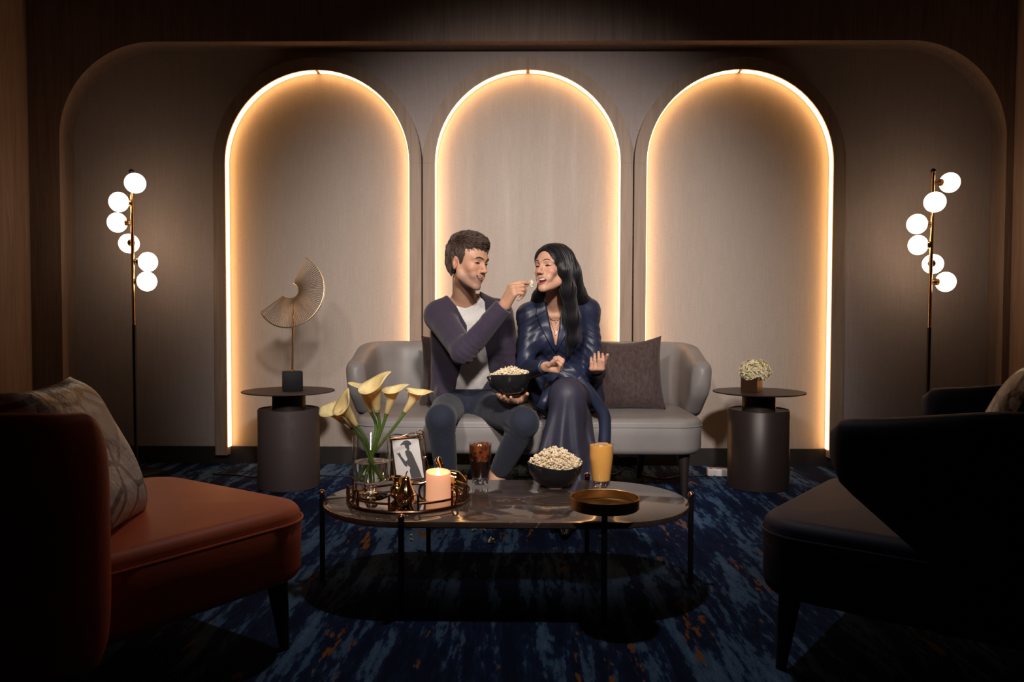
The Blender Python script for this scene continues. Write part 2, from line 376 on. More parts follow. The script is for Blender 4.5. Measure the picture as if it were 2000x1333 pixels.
# wood surround with a rounded opening
OL = at(118, 420, YF).x; OR = at(1963, 420, YF).x; OT = at(1000, 80, YF).z; RR = 0.56
def opening(n=20):
    pts = [(OL, 0.0)]
    for i in range(n + 1):
        a = PI - PI / 2 * i / n; pts.append((OL + RR + RR * math.cos(a), OT - RR + RR * math.sin(a)))
    for i in range(n + 1):
        a = PI / 2 - PI / 2 * i / n; pts.append((OR - RR + RR * math.cos(a), OT - RR + RR * math.sin(a)))
    pts.append((OR, 0.0)); return pts
op = opening()
def outer(p):
    x, z = p
    if z <= OT - RR: return (XL if x < 0 else XR, z)
    if x < OL + RR or x > OR - RR:
        cx = OL + RR if x < 0 else OR - RR; a = math.atan2(z - (OT - RR), abs(x - cx)); ex = (cx - XL) if x < 0 else (XR - cx); ez = ZC - (OT - RR)
        t = min(ex / max(math.cos(a), 1e-6), ez / max(math.sin(a), 1e-6)); sx = -1 if x < 0 else 1
        return (cx + sx * t * math.cos(a), OT - RR + t * math.sin(a))
    return (x, ZC)
ou = [outer(p) for p in op]
vs = [(x, YF, z) for x, z in op] + [(x, YF, z) for x, z in ou] + [(x, YW, z) for x, z in op]; n = len(op); fs = []
for i in range(n - 1): fs.append((i, i + 1, n + i + 1, n + i)); fs.append((i, 2 * n + i, 2 * n + i + 1, i + 1))
# corner fill where the outline jumps round the room corner
for i in range(n - 1):
    (x0, z0), (x1, z1) = ou[i], ou[i + 1]
    if abs(x0 - x1) > 1e-4 and abs(z0 - z1) > 1e-4: vs.append((XL if x0 < 0 else XR, YF, ZC)); fs.append((n + i, n + i + 1, len(vs) - 1))
b = MB(); b.add(vs, fs); st(b.build('trim_1', 'wood_panel', sharp=50), 'wood surround with rounded opening framing the back wall')
# baseboard along the back wall
b = MB(); b.box(((OL + OR) / 2, YW - 0.008, 0.052), ((OR - OL) / 2 - 0.001, 0.008, 0.052)); st(b.build('baseboard_back', 'baseboard', smooth=False), 'black skirting board under the fabric wall')

# three lit arches
AW = 0.549; AS = 1.2514; ZS = 1.805; FWD = 0.072; FD = 0.068; YFR = YW - FD - 0.001
def arch_path(r, n=36):
    pts = [(-r, 0.105)] + [(-r, 0.105 + (ZS - 0.105) * i / 6) for i in range(1, 6)]
    for i in range(n + 1):
        a = PI - PI * i / n; pts.append((r * math.cos(a), ZS + r * math.sin(a)))
    pts += [(r, 0.105 + (ZS - 0.105) * i / 6) for i in range(5, 0, -1)] + [(r, 0.105)]
    return pts
def band(parent, name, x0, r0, r1, y0, y1, a0, a1, m, n=18, z0=None, side=None):
    # arc piece (a0..a1) or straight piece (side) of rectangular section
    b = MB(); rows = []
    if side is None:
        for i in range(n + 1):
            a = a0 + (a1 - a0) * i / n; c, s = math.cos(a), math.sin(a)
            rows.append([(x0 + r * c, y, ZS + r * s) for r, y in ((r0, y0), (r1, y0), (r1, y1), (r0, y1), (r0, y0))])
    else:
        for z in (z0, ZS): rows.append([(x0 + side * r, y, z) for r, y in ((r0, y0), (r1, y0), (r1, y1), (r0, y1), (r0, y0))])
    b.grid(rows)
    b.add([rows[0][k] for k in range(4)], [(0, 1, 2, 3)]); b.add([rows[-1][k] for k in range(4)], [(0, 1, 2, 3)])
    return b.build(name, m, parent, sharp=30)
which = ('left', 'middle', 'right')
ZB = 0.06
for k in range(3):
    x0 = (k - 1) * AS
    lab = ('arched wooden wall frame edged with warm light behind the wire fan sculpture', 'middle arched wooden wall frame edged with warm light behind the seated couple', 'arched wooden wall frame edged with warm light behind the cream flowers')[k]
    T = thing('lit_arch', (x0, YW - 0.03, ZB), lab, 'wall arch', 'three lit arches on the back wall')
    e = 0.0012
    band(T, 'frame_post', x0, AW, AW + FWD, YFR, YW - 0.0005, 0, 0, 'wood_frame', z0=ZB, side=-1); band(T, 'frame_post', x0, AW, AW + FWD, YFR, YW - 0.0005, 0, 0, 'wood_frame', z0=ZB, side=1)
    band(T, 'frame_arc', x0, AW, AW + FWD, YFR, YW - 0.0005, PI - e, PI / 2 + e, 'wood_frame'); band(T, 'frame_arc', x0, AW, AW + FWD, YFR, YW - 0.0005, PI / 2 - e, e, 'wood_frame')
    y0, y1 = YFR + 0.012, YFR + 0.056
    for sd in (-1, 1): band(T, 'light_strip', x0, AW - 0.005, AW - 0.0005, y0, y1, 0, 0, 'led', z0=0.108, side=sd)
    band(T, 'light_strip', x0, AW - 0.005, AW - 0.0005, y0, y1, PI - e, PI / 2 + 0.02, 'led'); band(T, 'light_strip', x0, AW - 0.005, AW - 0.0005, y0, y1, PI / 2 - 0.02, e, 'led')
    pts = arch_path(AW - 0.0005); b = MB(); m_ = len(pts)
    b.add([(x0 + x, YW - 0.003, z) for x, z in pts] + [(x0 + x, YW - 0.0005, z) for x, z in pts], [tuple(range(m_)), tuple(reversed(range(m_, 2 * m_)))] + [(i, (i + 1) % m_, m_ + (i + 1) % m_, m_ + i) for i in range(m_)])
    b.build('fabric_panel', 'panel_fabric', T, smooth=False)
# ------------------------------------------------------------------ floor lamps with milk-glass globes
def floor_lamp(Y, ptop, pjoin, pbot, globes, label):
    top = at(*ptop, Y); base = at(*pbot, Y); x0 = (top.x + base.x) / 2; x0 = top.x * 0.5 + base.x * 0.5
    zt = top.z; zj = at(*pjoin, Y).z
    T = thing('floor_lamp', (x0, Y, 0), label, 'lamp', 'globe floor lamps')
    lean = (top.x - base.x) * 0.35
    def px_(z): return Vector((x0 + lean * (z / zt - 0.5), Y, z))
    b = MB(); b.lathe([(0.0, 0.0), (0.13, 0.0), (0.135, 0.004), (0.135, 0.012), (0.13, 0.016), (0.02, 0.018), (0.012, 0.03)], (px_(0).x, Y, 0), 40); b.build('base', 'black_metal', T)
    b = MB(); b.tube([px_(0.02), px_(zj)], 0.0105, 14); b.build('lower_pole', 'black_metal', T)
    b = MB(); b.tube([px_(zj), px_(zt)], 0.0095, 14); b.build('upper_pole', 'brass', T)
    b = MB(); b.ell(px_(zt + 0.008), (0.014, 0.014, 0.014)); b.build('finial', 'black_metal', T)
    for (gx, gy, dy) in globes:
        c = at(gx, gy, Y + dy); pz = c.z
        p = px_(pz); d = (c - p); d.z = 0; dn = d.normalized(); r = 0.0555
        c = p + dn * max(d.length, 0.066); c.z = pz
        rot = Vector((0, 0, 1)).rotation_difference(dn).to_matrix()
        b = MB(); b.ell(c, (r, r, r * 0.93), 28, 16, rot); g = b.build('globe', 'globe', T)
        b = MB(); q = c - dn * (r * 0.9)
        b.tube([p, q + dn * 0.004], 0.006, 10); b.lathe([(0.006, -0.012), (0.02, -0.008), (0.021, 0.004), (0.012, 0.01), (0.0, 0.01)], q, 20, rot); b.build('holder', 'brass', T)
    return T
floor_lamp(4.30, (255, 338), (263, 635), (268, 905), [(264, 358, -0.075), (233, 395, -0.035), (229, 435, -0.005), (252, 476, 0.075), (289, 512, 0.02), (287, 550, -0.01)], 'globe floor lamp behind the orange armchair')
floor_lamp(4.30, (1826, 337), (1812, 640), (1805, 905), [(1855, 357, 0.01), (1826, 395, -0.075), (1791, 438, -0.01), (1793, 479, 0.035), (1822, 516, 0.075), (1847, 551, 0.01)], 'globe floor lamp behind the navy armchair')

# ------------------------------------------------------------------ pedestal side tables
def side_table(px, py, label, mt):
    c = atz(px, py, 0); c.z = 0
    T = thing('side_table', c, label, 'side table', 'round pedestal side tables')
    b = MB(); b.lathe([(0, 0), (0.154, 0), (0.158, 0.004), (0.158, 0.408), (0.153, 0.414), (0.148, 0.408), (0.09, 0.406), (0.0, 0.405)], c, 64); b.build('pedestal', mt, T)
    b = MB(); b.lathe([(0, 0.404), (0.086, 0.404), (0.086, 0.497), (0, 0.497)], c, 48); b.build('neck', 'bronze_lacquer', T)
    b = MB(); b.lathe([(0, 0.497), (0.215, 0.497), (0.236, 0.501), (0.238, 0.504), (0.236, 0.507), (0.2, 0.507), (0, 0.507)], c, 80); b.build('tabletop', mt, T)
    return T, c
TL, cTL = side_table(565, 950, 'round taupe side table carrying the wire fan sculpture', 'table_lacquer')
TR, cTR = side_table(1480, 951, 'round bronze side table carrying the cream flowers', 'bronze_lacquer')
# sculpture: stone cube, stem, fan of wires
def sculpture():
    zb = 0.5078; c = Vector((at(571, 745, cTL.y - 0.01).x, cTL.y - 0.01, zb)); Y = c.y
    T = thing('fan_sculpture', c, 'gold wire fan sculpture on a black stone block', 'sculpture')
    h = 0.0505; b = MB(); b.rbox((c.x, Y, zb + h), (h, h, h), 0.003, Matrix.Rotation(0.35, 3, 'Z'), 2); b.build('stone_block', 'stone_black', T, sharp=60)
    bot = Vector((c.x, Y, zb + 2 * h)); top = at(573, 583, Y); b = MB(); b.tube([bot, Vector((top.x, Y, top.z))], 0.0055, 10); b.lathe([(0.012, 0), (0.012, 0.006), (0.006, 0.01)], bot, 16); b.build('stem', 'brass', T)
    ci = at(566, 568, Y); co = at(565, 567, Y); ri = 0.042; ro = 0.192
    cin = Vector((ci.x, Y, ci.z))
    a0, a1 = math.radians(64), math.radians(-143); N = 62
    rin, rout = [], []
    for i in range(N + 1):
        f = i / N; a = a0 + (a1 - a0) * f; wob = 0.5 * math.sin(f * PI * 2)
        pi_ = cin + Vector((ri * math.cos(a), 0.012 * wob, ri * math.sin(a)))
        po = cin + Vector((ro * math.cos(a), -0.075 * math.sin(f * PI * 1.0) + 0.03 * wob, ro * math.sin(a)))
        rin.append(pi_); rout.append(po)
    b = MB(); b.tube(rin, 0.0028, 8); b.build('inner_rim', 'brass_soft', T)
    b = MB(); b.tube(rout, 0.0034, 8); b.build('outer_rim', 'brass_soft', T)
    b = MB(); b.tube([p + Vector((0, 0.016, 0)) * 1 for p in rout], 0.0018, 6); b.build('outer_rim', 'brass_soft', T)
    for i in range(N + 1):
        b = MB(); b.tube([rin[i], rout[i]], 0.0019 if 0 < i < N else 0.0028, 5); b.build('rib', 'brass_soft', T)
sculpture()
# cream flowers in a copper cube pot
def flower_pot():
    zb = 0.5078; c = Vector((at(1468, 760, cTR.y - 0.03).x, cTR.y - 0.03, zb))
    T = thing('flower_pot', c, 'bushy cream flowers in a square copper pot', 'potted flowers')
    h = 0.043; ry = Matrix.Rotation(-0.62, 3, 'Z')
    b = MB(); wl = 0.003
    for (ox, oy, hx, hy) in ((h - wl, 0, wl, h), (wl - h, 0, wl, h), (0, h - wl, h - 2 * wl, wl), (0, wl - h, h - 2 * wl, wl)):
        b.box(c + ry @ Vector((ox, oy, h)), (hx, hy, h), ry)
    b.box(c + Vector((0, 0, h * 0.8)), (h - 2 * wl, h - 2 * wl, 0.004), ry); b.build('pot', 'bronze', T, smooth=False)
    cc = c + Vector((0.014, -0.014, 0.108)); rr = random.Random(3)
    b = MB(); b.ell(cc + Vector((0, 0, -0.005)), (0.058, 0.055, 0.048)); b.build('foliage', 'petal_green', T)
    # one floret mesh shared by the copies
    for k in range(150):
        u = rr.uniform(-0.62, 1); a = rr.uniform(0, 2 * PI); s = math.sqrt(1 - u * u); n_ = Vector((s * math.cos(a), s * math.sin(a), u))
        if n_.y > 0.55: continue
        p = cc + Vector((n_.x * 0.077, n_.y * 0.07, n_.z * 0.062)) * rr.uniform(0.82, 1.06)
        b = MB(); t1 = n_.orthogonal().normalized(); t2 = n_.cross(t1); r_ = rr.uniform(0.011, 0.018); ph = rr.uniform(0, 6)
        for q in range(4):
            aa = ph + q * PI / 2; d = t1 * math.cos(aa) + t2 * math.sin(aa); e = t2 * math.cos(aa) - t1 * math.sin(aa)
            b.add([p, p + d * r_ * 0.55 + e * r_ * 0.36 + n_ * 0.004, p + d * r_ * 1.15 + n_ * rr.uniform(0.0, 0.009), p + d * r_ * 0.55 - e * r_ * 0.36 + n_ * 0.004, p + d * r_ * 0.5 - n_ * 0.001], [(0, 1, 2, 4), (0, 4, 2, 3)])
        b.build('floret', 'petal', T, weld=False)
flower_pot()

# ------------------------------------------------------------------ upholstered shells: sofa and armchairs
def superring(c, ax, hx, hz, n=20, p=3.2):
    out = []
    for i in range(n):
        a = 2 * PI * i / n; cc, ss = math.cos(a), math.sin(a)
        out.append(c + ax * (hx * math.copysign(abs(cc) ** (2 / p), cc)) + Vector((0, 0, 1)) * (hz * math.copysign(abs(ss) ** (2 / p), ss)))
    return out
def loft(b, rings):
    n = len(rings[0]); vs = [p for r in rings for p in r]; fs = []
    for i in range(len(rings) - 1):
        for k in range(n): fs.append((i * n + k, i * n + (k + 1) % n, (i + 1) * n + (k + 1) % n, (i + 1) * n + k))
    fs.append(tuple(reversed(range(n)))); fs.append(tuple((len(rings) - 1) * n + k for k in range(n)))
    b.add(vs, fs)
def back_shell(W, yb, yt, rc, z_bot, z_mid, z_tip, zb_tip, th, slant=0.14, flare=0.0, lean=0.05):
    # U-shaped wrap: wing front at y=yt, back line at y=yb, half width W (local: forward is +y)
    path = []
    L1 = yt - (yb + rc)
    for i in range(13): path.append(Vector((-W, yt - L1 * i / 12, 0)))
    for i in range(1, 13): a = PI + PI / 2 * i / 12; path.append(Vector((-W + rc + rc * math.cos(a), yb + rc + rc * math.sin(a), 0)))
    for i in range(1, 12): path.append(Vector((-W + rc + (2 * W - 2 * rc) * i / 12, yb, 0)))
    path += [Vector((-p.x, p.y, 0)) for p in reversed(path[:25])]
    N = len(path); rings = []
    for i, p in enumerate(path):
        t = (path[min(i + 1, N - 1)] - path[max(i - 1, 0)]).normalized(); ax = Vector((-t.y, t.x, 0))
        f = max(0.0, min(1.0, (p.y - yb) / (yt - yb))); s = f * f * (3 - 2 * f)
        zt = z_mid + (z_tip - z_mid) * s ** 1.5
        g = max(0.0, 1 - (yt - p.y) / slant); zb = z_bot + (zb_tip - z_bot) * g
        dist = min(abs(yt - p.y), 1) if i < 13 or i >= N - 13 else 1
        e = math.sqrt(max(0.0, 1 - (1 - min(1, dist / 0.045)) ** 2)) if dist < 0.045 else 1.0
        hz = (zt - zb) / 2; hz2 = hz * (0.55 + 0.45 * e); cz = (zt + zb) / 2
        hx = th / 2 * (0.25 + 0.75 * e)
        ring = superring(Vector((p.x, p.y, cz)), ax, hx, hz2, 24, 3.4)
        # lean outward towards the top
        out = Vector((math.copysign(1, p.x) * (1 if i < 18 or i >= N - 18 else 0), 0, 0)); back = Vector((0, -1, 0)) if 13 <= i < N - 13 else Vector((0, 0, 0))
        rings.append([q + (out * flare + back * lean) * ((q.z - z_bot) / (z_mid - z_bot)) for q in ring])
    b = MB(); loft(b, rings); return b
def seat_slab(W, y0, y1, z0, z1, rc, edge, taper=0.0, crown=0.012):
    # rounded outline, rounded edges, crowned top. local forward +y
    n = 8; rings = []
    def outline(ins):
        pts = []
        hx = W - ins; a0, a1 = y0 + ins, y1 - ins; r = max(rc - ins, 0.01)
        for q, (cx, cy) in enumerate(((hx - r, a1 - r), (-(hx - r), a1 - r), (-(hx - r), a0 + r), (hx - r, a0 + r))):
            for k in range(n + 1):
                t = PI / 2 * (q + k / n); x = cx + r * math.cos(t); y = cy + r * math.sin(t)
                f = (y - y0) / (y1 - y0); pts.append((x * (1 - taper * (1 - f)), y))
        return pts
    for i in range(7): a = PI / 2 * (1 - i / 6); rings.append((edge * (1 - math.cos(a)), z0 + edge * (1 - math.sin(a))))
    rings.append((0, (z0 + z1) / 2)); zt = z1
    rings.append((-0.004, z1 - edge - 0.012)); rings.append((0.002, z1 - edge))
    for i in range(1, 7): a = PI / 2 * i / 6; rings.append((edge * (1 - math.cos(a)), z1 - edge * (1 - math.sin(a))))
    for i in range(1, 6): ins = edge + (min(W, (y1 - y0) / 2) - edge - 0.03) * i / 5; rings.append((ins, z1 + crown * (1 - (1 - i / 5) ** 2)))
    P = [[Vector((x, y, z)) for x, y in outline(ins)] for ins, z in rings]
    b = MB(); loft(b, P); return b
def leg_mb(p0, p1, r0, r1):
    b = MB(); b.tube([p0, p1], [r0, r1], 14); return b
def piping_mb(W, y0, y1, z, rc, taper=0.0):
    n = 10; pts = []
    for q, (cx, cy) in enumerate(((W - rc, y1 - rc), (-(W - rc), y1 - rc), (-(W - rc), y0 + rc), (W - rc, y0 + rc))):
        for k in range(n + 1):
            t = PI / 2 * (q + k / n); x = cx + rc * math.cos(t); y = cy + rc * math.sin(t); f = (y - y0) / (y1 - y0); pts.append((x * (1 - taper * (1 - f)), y, z))
    b = MB(); b.tube(pts, 0.0032, 6, closed=True); return b
def upholstered(name, label, cat, loc, rz, mt, W, y0, y1, z0, z1, shell, legs, taper=0.0, group=None):
    T = empty(name, loc, label, cat, group, rz)
    seat_slab(W, y0, y1, z0, z1, 0.13, 0.035, taper).build('seat', mt, T, sharp=60)
    piping_mb(W + 0.003, y0 - 0.003, y1 + 0.003, z1 - 0.04, 0.13, taper).build('piping', mt, T)
    shell.build('backrest', mt, T, sharp=60)
    for (x, y, dx, dy) in legs: leg_mb((x + dx, y + dy, 0.001), (x, y, z0 + 0.01), 0.013, 0.03).build('leg', 'dark_wood', T)
    return T
# sofa
ys = 3.70; sl = at(697, 840, ys + 0.12).x; sr = at(1369, 840, ys + 0.12).x; sx = (sl + sr) / 2; sw = (sr - sl) / 2
SOFA_Z = 0.405
sofa = upholstered('sofa', 'grey leather two-seat sofa with curved wrap-around back', 'sofa', (sx, ys + 0.34, 0), PI, 'leather_grey', sw, -0.34, 0.34, 0.225, SOFA_Z,
    back_shell(sw + 0.02, -0.40, 0.10, 0.20, 0.37, 0.755, 0.665, 0.515, 0.105, 0.15, 0.03, 0.04),
    [(sw - 0.09, 0.25, 0.0, 0.02), (-(sw - 0.09), 0.25, 0.0, 0.02), (sw - 0.22, -0.18, -0.02, -0.04), (-(sw - 0.22), -0.18, 0.02, -0.04)])
# armchairs
fl = Vector((0.53, 0.85, 0)).normalized(); chair_l = upholstered('armchair', 'orange leather armchair with dark red curved back', 'armchair', (-1.05, 1.96, 0), math.atan2(-fl.x, fl.y), 'leather_orange', 0.36, -0.36, 0.33, 0.20, 0.40,
    back_shell(0.37, -0.43, -0.265, 0.12, 0.19, 0.715, 0.705, 0.19, 0.085, 0.02, 0.0, 0.02), [(0.27, 0.25, 0.01, 0.02), (-0.27, 0.25, -0.01, 0.02), (0.24, -0.27, 0.01, -0.03), (-0.24, -0.27, -0.01, -0.03)], 0.06)
fr = Vector((-0.78, 0.62, 0)).normalized(); chair_r = upholstered('armchair', 'navy leather armchair with rounded wing back', 'armchair', (1.02, 2.0, 0), math.atan2(-fr.x, fr.y), 'leather_navy', 0.36, -0.36, 0.33, 0.20, 0.40,
    back_shell(0.445, -0.46, 0.10, 0.24, 0.36, 0.73, 0.68, 0.555, 0.11, 0.24, 0.02, 0.05), [(0.27, 0.25, 0.01, 0.02), (-0.27, 0.25, -0.01, 0.02), (0.24, -0.27, 0.01, -0.03), (-0.24, -0.27, -0.01, -0.03)], 0.06)

# ------------------------------------------------------------------ cushions
def cushion(name, label, loc, rot, w_, h_, t_, m, seed=0, ears=1.0, sag=0.0, group=None):
    # local: x across, z up, y = normal; pillow with pointed corners
    n = 26; rr = random.Random(seed); b = MB(); F_, B_ = [], []
    ph = [rr.uniform(0, 6) for _ in range(6)]
    for i in range(n + 1):
        rf, rb = [], []
        for k in range(n + 1):
            u = -1 + 2 * i / n; v = -1 + 2 * k / n
            pin = 1 - 0.085 * ears * ((1 - u * u) * (v * v) ** 1 + (1 - v * v) * (u * u))
            x = u * w_ / 2 * (1 - 0.085 * ears * (1 - v * v) * abs(u)); z = v * h_ / 2 * (1 - 0.085 * ears * (1 - u * u) * abs(v))
            if v > 0: z -= sag * (1 - u * u) * v
            th = t_ * max(0, (1 - u ** 4) * (1 - v ** 4)) ** 0.6
            wr = 0.006 * math.sin(5 * u + 3 * v + ph[0]) * math.sin(4 * v - 2 * u + ph[1]) + 0.004 * math.sin(11 * u * v + ph[2]) * abs(u * v)
            rf.append(Vector((x, -(th / 2 + wr * (1 - u * u) * (1 - v * v) ** 0.5), z))); rb.append(Vector((x, th / 2, z)))
        F_.append(rf); B_.append(rb)
    b.grid(F_); b.grid(B_)
    o = b.build(name, m, None); o.location = loc; o.rotation_mode = 'QUATERNION'; o.rotation_quaternion = rot.to_quaternion()
    return tag(o, label, 'cushion', group)
def frame_rot(nrm, up):
    nrm = Vector(nrm).normalized(); x = Vector(up).cross(-nrm).normalized() * -1; x = nrm.cross(Vector(up)).normalized(); y = -nrm; x = (-y).cross(Vector(up)).normalized() * -1; z = x.cross(y); return Matrix(((x.x, y.x, z.x), (x.y, y.y, z.y), (x.z, y.z, z.z)))
pc = at(1222, 742, 4.06); cushion('cushion', 'dark brown velvet cushion beside the person in the satin suit', (pc.x, 4.06, 0.405 + 0.195), Matrix.Rotation(-0.22, 3, 'X') @ Matrix.Rotation(-0.03, 3, 'Y'), 0.40, 0.395, 0.13, 'velvet_brown', 2, 1.0, 0.02)
pc = at(890, 742, 4.2); cushion('cushion', 'brown cushion mostly hidden behind the person in the cardigan', (pc.x - 0.0, 4.17, 0.405 + 0.195), Matrix.Rotation(-0.2, 3, 'X'), 0.38, 0.39, 0.12, 'velvet_brown', 3)
def on_chair(ch, lx, ly, z): 
    a = ch.rotation_euler.z; return Vector((ch.location.x + lx * math.cos(a) - ly * math.sin(a), ch.location.y + lx * math.sin(a) + ly * math.cos(a), z))
cn = Vector((0.86, 0.12, 0.42)).normalized(); cy_ = -cn; cx_ = (Vector((0, 0, 1)).cross(cn)).normalized(); cz_ = cx_.cross(cy_)
cushion('cushion', 'silver patterned cushion on the orange armchair', (-1.055, 1.73, 0.565), Matrix(((cx_.x, cy_.x, cz_.x), (cx_.y, cy_.y, cz_.y), (cx_.z, cy_.z, cz_.z))), 0.40, 0.40, 0.17, 'cushion_silver', 4)
ra = Matrix.Rotation(chair_r.rotation_euler.z, 3, 'Z')
cushion('cushion', 'silver patterned cushion on the navy armchair', on_chair(chair_r, 0.10, -0.17, 0.60), ra @ Matrix.Rotation(0.42, 3, 'X'), 0.46, 0.44, 0.13, 'cushion_silver', 5)

# ------------------------------------------------------------------ coffee table
TCX = -0.083; TCY = 2.57; TZ = 0.285; TX = 0.61; TY = 0.30
def stadium(hx, hy, n=28):
    pts = []
    for i in range(n + 1): a = -PI / 2 + PI * i / n; pts.append((hx - hy + hy * math.cos(a), hy * math.sin(a)))
    for i in range(n + 1): a = PI / 2 + PI * i / n; pts.append((-(hx - hy) + hy * math.cos(a), hy * math.sin(a)))
    return pts
def coffee_table():
    T = thing('coffee_table', (TCX, TCY, 0), 'low oval brown marble coffee table with black legs', 'coffee table')
    b = MB(); e = 0.003; rings = []
    for ins, z in ((0.006, TZ - 0.02), (0, TZ - 0.016), (0, TZ - e), (e * 0.3, TZ - e * 0.3), (e, TZ)):
        rings.append([Vector((TCX + x, TCY + y, z)) for x, y in stadium(TX - ins, TY - ins)])
    loft(b, rings); b.build('tabletop', 'marble', T, sharp=35)
    for (x, y) in ((-0.622, 0), (0.622, 0), (-0.305, -0.312), (-0.30, 0.312), (0.30, 0.312), (0.298, -0.312)):
        top = TZ + 0.008; dish = (x > 0 and y < 0 and abs(x) < 0.5)
        px_, py_ = TCX + x, TCY + y
        L = leg_mb((px_, py_, 0.0005), (px_, py_, 0.334 if dish else top), 0.009, 0.009).build('leg', 'black_metal', T)
        b = MB(); b.tube([(px_, py_, TZ - 0.018), (px_ - 0.04 * (1 if x > 0 else -1) * (1 if y == 0 else 0), py_ - 0.04 * (0 if y == 0 else (1 if y > 0 else -1)), TZ - 0.022)], 0.005, 8); b.build('bracket', 'black_metal', T)
        if not dish:
            b = MB(); b.ell((px_, py_, top + 0.009), (0.0115, 0.0115, 0.0115), 16, 10); b.build('ball_cap', 'copper', L, origin=T.location)
    c = Vector((TCX + 0.298, TCY - 0.312, 0.334)); r = 0.1015
    b = MB(); b.lathe([(0, 0), (r - 0.003, 0), (r, 0.003), (r, 0.033), (r - 0.001, 0.034), (r - 0.0025, 0.033), (r - 0.0025, 0.007), (r - 0.006, 0.004), (0, 0.004)], c, 72); o = b.build('brass_dish', 'brass_brushed', T); o['label'] = 'shallow brushed brass dish on a raised leg'
coffee_table()
# ------------------------------------------------------------------ round mirrored tray with looped rail
TRC = Vector((-0.411, 2.563, TZ + 0.0005)); TRR = 0.203
def tray():
    T = thing('serving_tray', TRC, 'round mirrored tray with looped bronze rail', 'tray')
    c = TRC
    b = MB(); b.lathe([(0, 0.0), (TRR, 0.0), (TRR, 0.005), (0, 0.005)], c, 72); b.build('mirror_base', 'mirror', T, sharp=30)
    def cp(a, z): return c + Vector((TRR * math.cos(a), TRR * math.sin(a), z))
    b = MB(); b.tube([cp(2 * PI * i / 96, 0.005) for i in range(96)], 0.005, 8, closed=True); b.build('base_ring', 'bronze', T)
    n = 6; ph = math.radians(-86)
    for k in range(n):
        a0 = ph + 2 * PI * k / n; da = 0.20
        # pair of facing D-shaped loops
        for sd in (-1, 1):
            pts = []
            for i in range(15):
                t_ = PI * i / 14; pts.append(cp(a0 + sd * (da * 0.42 - da * 0.36 * math.sin(t_)) + sd * da * 0.5, 0.034 + 0.026 * math.cos(t_)))
            pts = [cp(a0 + sd * da * 1.12, 0.058)] + pts + [cp(a0 + sd * da * 1.12, 0.008)]
            b = MB(); b.tube(pts, 0.004, 7, closed=True); b.build('loop', 'bronze', T)
        b = MB(); b.ell(cp(a0, 0.034), (0.008, 0.008, 0.008), 12, 8)
        b.tube([cp(a0 - 0.05, 0.034), cp(a0 + 0.05, 0.034)], 0.003, 6); b.build('bead', 'bronze', T)
        b = MB(); s0 = a0 + da * 1.12; s1 = a0 + 2 * PI / n - da * 1.12
        b.tube([cp(s0 + (s1 - s0) * i / 10, 0.030) for i in range(11)], 0.0039, 7); b.build('rail_bar', 'bronze', T)
tray()
ZT = TRC.z + 0.0056
# ------------------------------------------------------------------ footed glass vase with water
VC = Vector((at(726, 960, 2.575).x, 2.575, ZT))
def vase():
    T = thing('vase', VC, 'footed clear glass vase holding calla lilies', 'vase')
    r = 0.0635
    b = MB(); b.lathe([(0, 0), (0.052, 0), (0.054, 0.003), (0.05, 0.006), (0.02, 0.011), (0.013, 0.018), (0.019, 0.028), (0.019, 0.034), (0.012, 0.0395), (0, 0.0396)], VC, 48); b.build('foot', 'glass_solid', T, sharp=60)
    b = MB(); b.lathe([(0, 0.04), (0.012, 0.04), (0.03, 0.044), (0.056, 0.05), (r, 0.062), (r, 0.205), (r - 0.0012, 0.2065), (r - 0.0025, 0.205), (r - 0.0025, 0.064), (0.05, 0.054), (0.0, 0.052)], VC, 56); b.build('glass_body', 'glass', T, sharp=60)
    r2 = r - 0.0029
    b = MB(); b.lathe([(0, 0.0525), (0.049, 0.0545), (r2, 0.0645), (r2, 0.118), (0, 0.1175)], VC, 48); b.build('water', 'water', T, sharp=50)
vase()
